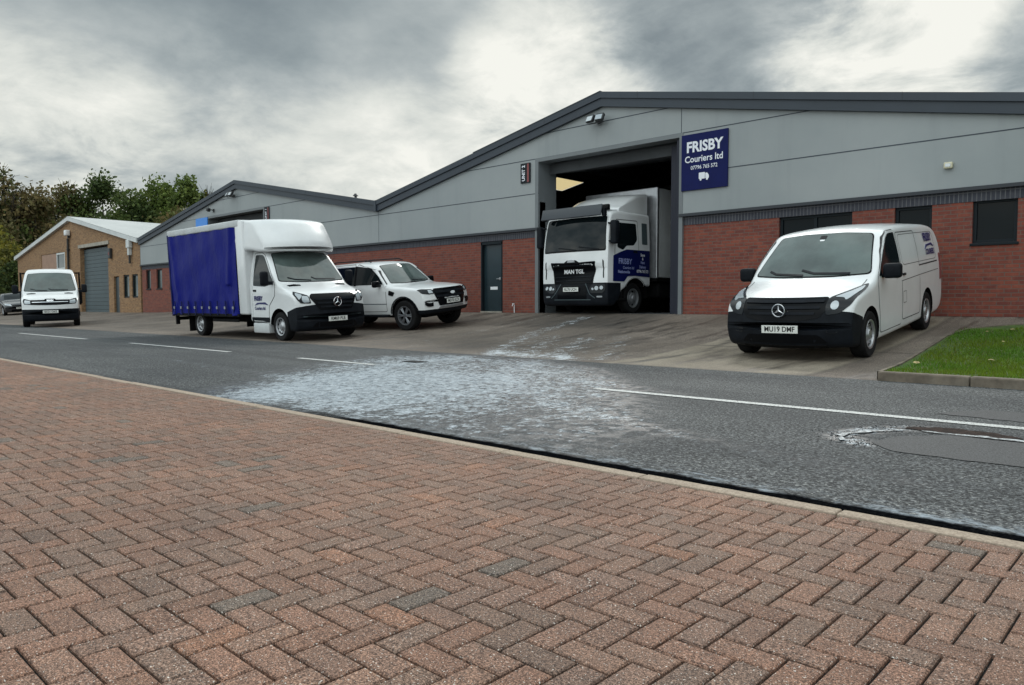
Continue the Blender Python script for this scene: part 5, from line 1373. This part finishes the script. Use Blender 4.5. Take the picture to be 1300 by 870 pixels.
# ---- pickup with hard top
def pickup():
    root = thing('pickup', (0, 0, 0), 'white double-cab pickup with black grille, hard top and spoked alloys against the brick wall', 'pickup truck')
    W = .935; L = 5.3
    B = Body(L, [(0, .78), (.02, .92), (.06, 1.02), (.12, 1.075), (.25, 1.105), (.7, 1.155), (1.15, 1.19), (1.3, 1.22), (1.42, 1.31), (1.75, 1.56), (1.95, 1.70), (2.1, 1.765), (2.4, 1.815), (3.0, 1.83), (3.8, 1.815), (4.6, 1.79), (5.0, 1.75), (5.15, 1.66), (5.25, 1.4), (5.3, 1.1)],
             [(0, .70), (.012, .56), (.03, .47), (.07, .42), (.4, .38), (5.0, .42), (5.2, .5), (5.3, .62)], W,
             lambda x, z: (W - .04 * max(0, (.8 - z) / .4) ** 2 - .17 * max(0, (z - 1.14) / .7) ** 1.1 - (.03 * sstep(1.08, 1.2, z))) * (1 - .06 * math.exp(-x / .3)),
             lambda x: .06 + .05 * sstep(.1, .6, x) - .03 * sstep(1.1, 1.4, x) + .05 * sstep(1.9, 2.4, x), lambda x, z: .26 * (1 - sstep(.9, 2.6, x)))
    pl = [((0, 0, .52), (0, 0, 1)), ((.44, 0, 0), (1, 0, 0))]
    body, bump_ = B.finish(root, 'body', 'white_paint', [(.90, .39, .47), (4.12, .39, .47)], (pl, lambda c: c.z < .52 and c.x < .44), W=W)
    P = B.patch
    ws = rpoly([(-.73, 1.245), (-.58, 1.70), (-.3, 1.72), (.3, 1.72), (.58, 1.70), (.73, 1.245), (.4, 1.22), (-.4, 1.22)], .05)
    P('windscreen_seal', 'gloss_black', [(a * 1.022, b_ + (.012 if b_ > 1.5 else -.012)) for a, b_ in ws], 'front', .003, cell=.06)
    gl = P('windscreen', 'windscreen_glass', ws, 'front', .008, cell=.06)
    P('wiper', 'black_plastic', line([(-.5, 1.245), (.05, 1.27)], .02), 'front', .02, gl)
    g = P('grille', 'gloss_black', rpoly([(-.46, .60), (-.56, .84), (-.60, 1.0), (-.54, 1.045), (.54, 1.045), (.60, 1.0), (.56, .84), (.46, .60)], .03), 'front', .012)
    for z, w_ in ((.82, .53), (.93, .55)): P('grille_bar', 'black_plastic', rect(-w_, w_, z, z + .05, .012), 'front', .028, g)
    ov = [(.09 * math.cos(k * PI / 12), .905 + .036 * math.sin(k * PI / 12)) for k in range(24)]; P('badge', 'chrome', ov, 'front', .04, g)
    P('skid_plate', 'steel_rim', rpoly([(-.50, .53), (-.44, .585), (.44, .585), (.50, .53)], .015), 'front', .02)
    for s in (1, -1):
        q = [(.57, .92), (.60, 1.03), (.84, 1.05), (.90, 1.04), (.88, .94), (.72, .91)]
        h = P('headlight', 'lamp_dark', rpoly(q if s > 0 else mir(q), .025), 'front', .012, cell=.05)
        q = [(.61, .935), (.63, 1.01), (.72, 1.015), (.72, .935)]; P('lamp_lens', 'lamp_glass', rpoly(q if s > 0 else mir(q), .02), 'front', .02, h, .05)
        q = [(.62, .60), (.64, .74), (.84, .75), (.86, .66), (.78, .60)]; P('fog_recess', 'gloss_black', rpoly(q if s > 0 else mir(q), .04), 'front', .020, cell=.03, skirt=0)
    for v, s in (('left', -1), ('right', 1)):
        P('side_glass', 'glass', rpoly([(1.62, 1.22), (1.80, 1.42), (2.12, 1.66), (2.6, 1.72), (3.75, 1.70), (3.85, 1.22)], .05), v, .008)
        P('side_glass', 'glass', rpoly([(4.02, 1.26), (4.02, 1.66), (4.85, 1.64), (4.95, 1.26)], .06), v, .008)
        P('window_pillar', 'gloss_black', line([(2.72, 1.2), (2.70, 1.73)], .07), v, .010); 
        for dr in (rpoly([(1.52, .50), (1.50, 1.20), (1.9, 1.60), (2.66, 1.78), (2.70, .50)], .05), rpoly([(2.74, .50), (2.74, 1.78), (3.78, 1.76), (3.82, .9), (3.66, .50)], .06)):
            P('door_gap', 'seam', line(dr + dr[:1], .014), v, .003, skirt=0, cell=.3)
        P('door_handle', 'gloss_black', rect(2.46, 2.62, 1.04, 1.085, .02), v, .022, cell=.05); P('door_handle', 'gloss_black', rect(3.5, 3.66, 1.04, 1.085, .02), v, .022, cell=.05)
        P('wing_vent', 'gloss_black', rpoly([(1.18, 1.00), (1.38, 1.06), (1.42, .94), (1.25, .90)], .03), v, .012, cell=.06)
        P('cab_gap', 'seam', line([(3.93, .5), (3.93, 1.78)], .03), v, .004, skirt=0)
        P('sill_line', 'shutter_grey', line([(1.5, .70), (3.7, .72)], .02), v, .003, skirt=0)
        P('arch_trim', 'black_plastic', line([(.90 + .49 * math.cos(a), .39 + .49 * math.sin(a)) for a in [R(k) for k in range(0, 185, 12)]], .03), v, .012)
        bm = bmesh.new(); bx(bm, 1.45, 3.6, s * .93 - .06, s * .93 + .06, .36, .42, .02); ob('side_step', bm, 'black_plastic', root, smooth_=True)
        bm = bmesh.new(); tube(bm, [(2.3, s * .60, 1.82), (2.45, s * .62, 1.87), (3.7, s * .62, 1.87), (3.85, s * .60, 1.83)], .016, 8); ob('roof_rail', bm, 'black_plastic', root)
        mirror_arm(root, 1.72, s * 1.06, 1.24, .14, .22, .17, 'gloss_black')
    plate(root, -.02, .70, 'MD70 KZX')
    P('tail_glass', 'glass', rpoly([(-.55, 1.3), (-.5, 1.62), (.5, 1.62), (.55, 1.3)], .04), 'rear', .008)
    bm = bmesh.new(); bx(bm, .5, 4.9, -.55, .55, .3, .42); ob('chassis', bm, 'chassis_black', root)
    make_wheel(.395, .255, .245, 'alloy', root, [(.90, .80, .39), (.90, -.80, .39), (4.12, .80, .39), (4.12, -.80, .39)], 'alloy_rim')
    place(root, -14.55, 13.4, R(186.5), 3.22, .90)
pickup()

# ---- lorry standing in the doorway
def lorry():
    root = thing('lorry', (0, 0, 0), 'white box lorry with navy door panel standing half out of the open doorway', 'lorry')
    W = 1.125; L = 1.98
    B = Body(L, [(0, 1.30), (.008, 1.55), (.03, 1.9), (.09, 2.3), (.15, 2.52), (.20, 2.60), (.30, 2.66), (.6, 2.70), (1.98, 2.70)],
             [(0, .50), (.008, .36), (.03, .26), (.08, .21), (.2, .20), (.5, .34), (.7, .60), (1.3, .72), (1.98, .72)], W,
             lambda x, z: W - .05 * max(0, (z - 1.5) / 1.2) ** 1.5 - .02 * math.exp(-x / .1), lambda x: .10, lambda x, z: .13 * (1 - sstep(.1, .9, x)), crown=lambda x: .02, nf=60, front=.6)
    pl = [((0, 0, .80), (0, 0, 1)), ((.66, 0, 0), (1, 0, 0))]
    body, bump_ = B.finish(root, 'cab', 'white_paint', [(1.32, .42, .52)], (pl, lambda c: c.z < .80 and c.x < .66), W=W)
    P = B.patch
    ws = rpoly([(-1.04, 1.66), (-.99, 2.50), (.99, 2.50), (1.04, 1.66)], .06)
    P('windscreen_seal', 'gloss_black', [(a * 1.012, b_ + (.02 if b_ > 2 else -.04)) for a, b_ in ws], 'front', .004)
    gl = P('windscreen', 'glass', ws, 'front', .010)
    for a, c in ((-.85, -.25), (-.15, .45)): P('wiper', 'black_plastic', line([(a, 1.66), (c, 1.74)], .03), 'front', .03, gl)
    g = P('grille', 'gloss_black', rpoly([(-.76, 1.36), (-.68, .78), (.68, .78), (.76, 1.36), (.25, 1.34), (.15, 1.40), (-.15, 1.40), (-.25, 1.34)], .03), 'front', .012)
    for z in (.85, .95, 1.25): P('grille_bar', 'black_plastic', rect(-.64, .64, z, z + .03, .01), 'front', .026, g)
    B.text('MAN TGL', .15, -.02, 1.10, 'front', 'badge_white', 'badge_lettering', g, .03, 1.05, off=.034)
    P('badge', 'steel_rim', [(.13 * math.cos(a), 1.345 + .07 * math.sin(a)) for a in [R(k) for k in range(0, 181, 15)]], 'front', .03, g)
    for s in (1, -1):
        q = [(.96, 1.40), (.98, .92), (1.01, .92), (1.0, 1.36)]; P('corner_vent', 'gloss_black', rpoly(q if s > 0 else mir(q), .02), 'front', .008, skirt=0)
        q = [(.58, .64), (.66, .76), (1.04, .77), (1.06, .64), (.98, .53), (.64, .53)]
        h = P('headlight', 'lamp_dark', rpoly(q if s > 0 else mir(q), .04), 'front', .014, bump_, .06)
        for cx_, cz, r_ in ((.80, .66, .055), (.94, .67, .050), (.69, .64, .03)):
            q = [(s * cx_ + r_ * math.cos(k * PI / 8), cz + r_ * math.sin(k * PI / 8)) for k in range(16)]; P('lamp_lens', 'lamp_glass', q, 'front', .024, h, .06)
        q = rect(.80, .96, .42, .46, .02); P('fog_light', 'lamp_glass', q if s > 0 else mir(q), 'front', .014, bump_)
        q = line([(.45, .78), (.60, .50), (.75, .40)], .018); P('bumper_line', 'shutter_grey', q if s > 0 else mir(q), 'front', .010, bump_)
    P('lower_intake', 'gloss_black', rect(-.50, .50, .36, .74, .05), 'front', .006, bump_); P('bumper_line', 'shutter_grey', line([(-.62, .36), (.62, .36)], .02), 'front', .012, bump_)
    plate(root, -.02, .63, 'RL70 UCN')
    bm = bmesh.new(); r_ = bx(bm, -.05, -.0, -1.02, 1.02, 2.50, 2.80, .022, rot=(0, R(14), 0), seg=3); ob('sun_visor', bm, 'visor_grey', root, smooth_=True)
    for s in (1, -1):
        bm = bmesh.new(); bx(bm, .02, .14, s * 1.02 - .05, s * 1.02 + .05, 2.5, 2.7, .02); ob('visor_bracket', bm, 'black_plastic', root)
    for v, s in (('left', -1), ('right', 1)):
        dr = rpoly([(.42, 1.02), (.40, 1.62), (.48, 2.44), (1.42, 2.46), (1.46, 1.75), (1.46, 1.02)], .05)
        P('door_gap', 'seam', line(dr + dr[:1], .018), v, .003, skirt=0, cell=.3)
        d = P('door', 'white_paint', [((a - .93) * .98 + .93, (b_ - 1.7) * .985 + 1.7) for a, b_ in dr], v, .007)
        P('door_window', 'glass', rpoly([(.50, 1.72), (.55, 2.36), (1.34, 2.38), (1.38, 1.95), (1.22, 1.80), (.9, 1.78), (.75, 1.66)], .05), v, .012, d)
        P('door_handle', 'black_plastic', rect(1.2, 1.38, 1.6, 1.66, .02), v, .02, d)
        P('livery_panel', 'navy', rpoly([(.33, .84), (.34, 1.50), (.62, 1.60), (.90, 1.68), (1.96, 1.69), (1.96, .98), (1.3, 1.0), (.95, .98), (.8, .84)], .02), v, .013)
        B.text('FRISBY', .20, .83, 1.36, v, 'pale_text', bold=.02, sx=1.0, off=.02); B.text('Couriers ltd', .10, .98, 1.20, v, 'pale_text', bold=.02, off=.02); B.text('Nationwide', .11, .78, 1.09, v, 'pale_text', bold=.03, off=.02)
        for st, z, m_ in (('Same', 1.56, 'white_text'), ('&', 1.46, 'white_text'), ('Next', 1.36, 'pale_text'), ('Delivery', 1.24, 'pale_text'), ('07796 765 572', 1.12, 'white_text')): B.text(st, .105, 1.62, z, v, m_, bold=.03, off=.02, sx=.85)
        P('rear_vent', 'shutter_grey', rect(1.62, 1.86, 1.85, 2.42, .02), v, .008)
        bm = bmesh.new(); bx(bm, .10, .30, s * 1.27 - .09, s * 1.27 + .09, 1.78, 2.38, .05, seg=3); bx(bm, .16, .24, s * 1.16 - .09, s * 1.16 + .09, 2.30, 2.34, .01); bx(bm, .16, .24, s * 1.16 - .09, s * 1.16 + .09, 1.84, 1.88, .01); m_ = ob('wing_mirror', bm, 'black_plastic', root, smooth_=True)
        bm = bmesh.new(); bx(bm, .302, .306, s * 1.27 - .07, s * 1.27 + .07, 1.86, 2.32); ob('mirror_glass', bm, 'chrome', m_)
        bm = bmesh.new(); bx(bm, .55, .95, s * 1.02 - .09, s * 1.02 + .07, .34, .42, .02); bx(bm, .52, .80, s * 1.0 - .08, s * 1.0 + .08, .42, .9, .03); ob('cab_step', bm, 'chassis_black', root)
        bm = bmesh.new(); pts_ = [(1.32 + .55 * math.cos(R(k)), .41 + .55 * math.sin(R(k))) for k in range(0, 181, 12)]
        for (a, b_), (c, d_) in zip(pts_, pts_[1:]): quad(bm, [(a, s * .82, b_), (c, s * .82, d_), (c, s * 1.14, d_), (a, s * 1.14, b_)])
        bmesh.ops.solidify(bm, geom=bm.faces[:], thickness=.03); ob('mudguard', bm, 'chassis_black', root)
    # roof deflector
    D = Body(1.5, [(0, 2.74), (.03, 2.80), (.15, 2.88), (.5, 3.06), (.9, 3.20), (1.5, 3.30)], [(0, 2.66), (1.5, 2.62)], 1.02, lambda x, z: .98 + .03 * x, lambda x: .02 + .08 * sstep(.1, .8, x), lambda x, z: .30 * (1 - sstep(.2, 1.3, x)), crown=lambda x: .05, front=.5)
    for v in D.bm.verts: v.co.x += .48
    ob('roof_deflector', D.bm, 'white_paint', root, smooth_=True)
    bm = bmesh.new(); bx(bm, .30, .42, -.5, .5, 2.68, 2.80, .02); bx(bm, .34, .44, -.95, -.70, 2.68, 2.84, .03); ob('roof_hatch', bm, 'gloss_black', root)
    # load body
    bm = bmesh.new(); bx(bm, 2.16, 8.3, -1.24, 1.24, .98, 3.42, .03); bdy = ob('load_box', bm, 'grey_white', root, smooth_=True)
    bm = bmesh.new(); bx(bm, 2.14, 2.24, -1.25, 1.25, .96, 3.44, .02); bm2 = ob('box_front_frame', bm, 'steel_rim', root)
    bm = bmesh.new(); bx(bm, .9, 8.2, -.46, -.36, .62, .86); bx(bm, .9, 8.2, .36, .46, .62, .86); bx(bm, 2.2, 8.2, -1.2, 1.2, .88, .975); ob('chassis', bm, 'chassis_black', root)
    for s in (1, -1):
        bm = bmesh.new(); bx(bm, 2.4, 3.4, s * .85 - .3, s * .85 + .3, .42, .86, .08, seg=3); ob('fuel_tank', bm, 'chassis_black', root, smooth_=True)
        bm = bmesh.new(); bx(bm, 3.5, 5.3, s * 1.18 - .02, s * 1.18 + .02, .5, .6, .01); bx(bm, 3.5, 5.3, s * 1.18 - .02, s * 1.18 + .02, .72, .82, .01); ob('side_guard', bm, 'chassis_black', root)
    make_wheel(.41, .26, .25, 'truck', root, [(1.32, .93, .41), (1.32, -.93, .41), (6.1, .95, .41), (6.1, -.95, .41)])
    place(root, -12.42, 15.62, R(88.5), 4.8, 1.32, .97)
lorry()

# ---- dark car at the left edge
def hatchback():
    root = thing('parked_car', (0, 0, 0), 'dark grey hatchback partly out of frame at the left edge behind the white truck', 'car')
    W = .89; L = 4.3
    B = Body(L, [(0, .56), (.02, .64), (.08, .72), (.2, .77), (.6, .88), (1.0, .95), (1.15, 1.0), (1.5, 1.22), (1.8, 1.37), (2.1, 1.44), (2.6, 1.46), (3.3, 1.42), (3.8, 1.30), (4.1, 1.08), (4.22, .92), (4.3, .7)],
             [(0, .44), (.02, .34), (.08, .24), (.4, .18), (3.9, .2), (4.2, .3), (4.3, .42)], W,
             lambda x, z: (W - .03 * max(0, (.5 - z) / .3) ** 2 - .22 * max(0, (z - .92) / .5) ** 1.2) * (1 - .07 * math.exp(-x / .35)), lambda x: .12, lambda x, z: .35 * (1 - sstep(.8, 2.2, x)))
    B.finish(root, 'body', 'dark_car_paint', [(.82, .31, .37), (3.42, .31, .37)], None, W=W); P = B.patch
    P('windscreen', 'glass', rpoly([(-.66, 1.03), (-.55, 1.37), (.55, 1.37), (.66, 1.03)], .04), 'front', .006); P('grille', 'gloss_black', rect(-.45, .45, .52, .64, .03), 'front', .008); P('lower_intake', 'gloss_black', rect(-.5, .5, .26, .38, .03), 'front', .008)
    P('rear_glass', 'glass', rpoly([(-.55, 1.12), (-.48, 1.33), (.48, 1.33), (.55, 1.12)], .04), 'rear', .006)
    for s in (1, -1):
        q = [(.48, .60), (.52, .72), (.78, .78), (.80, .68)]; h = P('headlight', 'lamp_glass', rpoly(q if s > 0 else mir(q), .02), 'front', .01)
        mirror_arm(root, 1.42, s * .98, 1.02, .12, .18, .13, 'dark_car_paint')
    for v in ('left', 'right'):
        P('side_glass', 'glass', rpoly([(1.42, 1.0), (1.75, 1.24), (2.1, 1.37), (3.2, 1.36), (3.72, 1.18), (3.7, 1.02)], .04), v, .006)
        P('window_trim', 'chrome', line([(1.42, .985), (3.72, 1.0)], .018), v, .008); P('window_pillar', 'dark_car_paint', line([(2.44, .98), (2.42, 1.4)], .06), v, .009)
        for dr in (rect(1.32, 2.4, .3, 1.0, .05), rect(2.44, 3.3, .3, 1.0, .08)): P('door_gap', 'seam', line(dr + dr[:1], .012), v, .003, skirt=0)
        P('door_handle', 'chrome', rect(2.2, 2.34, .86, .89, .01), v, .015)
    plate(root, -.005, .46, 'FG16 TZO')
    make_wheel(.315, .205, .2, 'alloy', root, [(.82, .78, .315), (.82, -.78, .315), (3.42, .78, .315), (3.42, -.78, .315)])
    place(root, -56.6, 13.9, R(176), 2.6, .82)
hatchback()
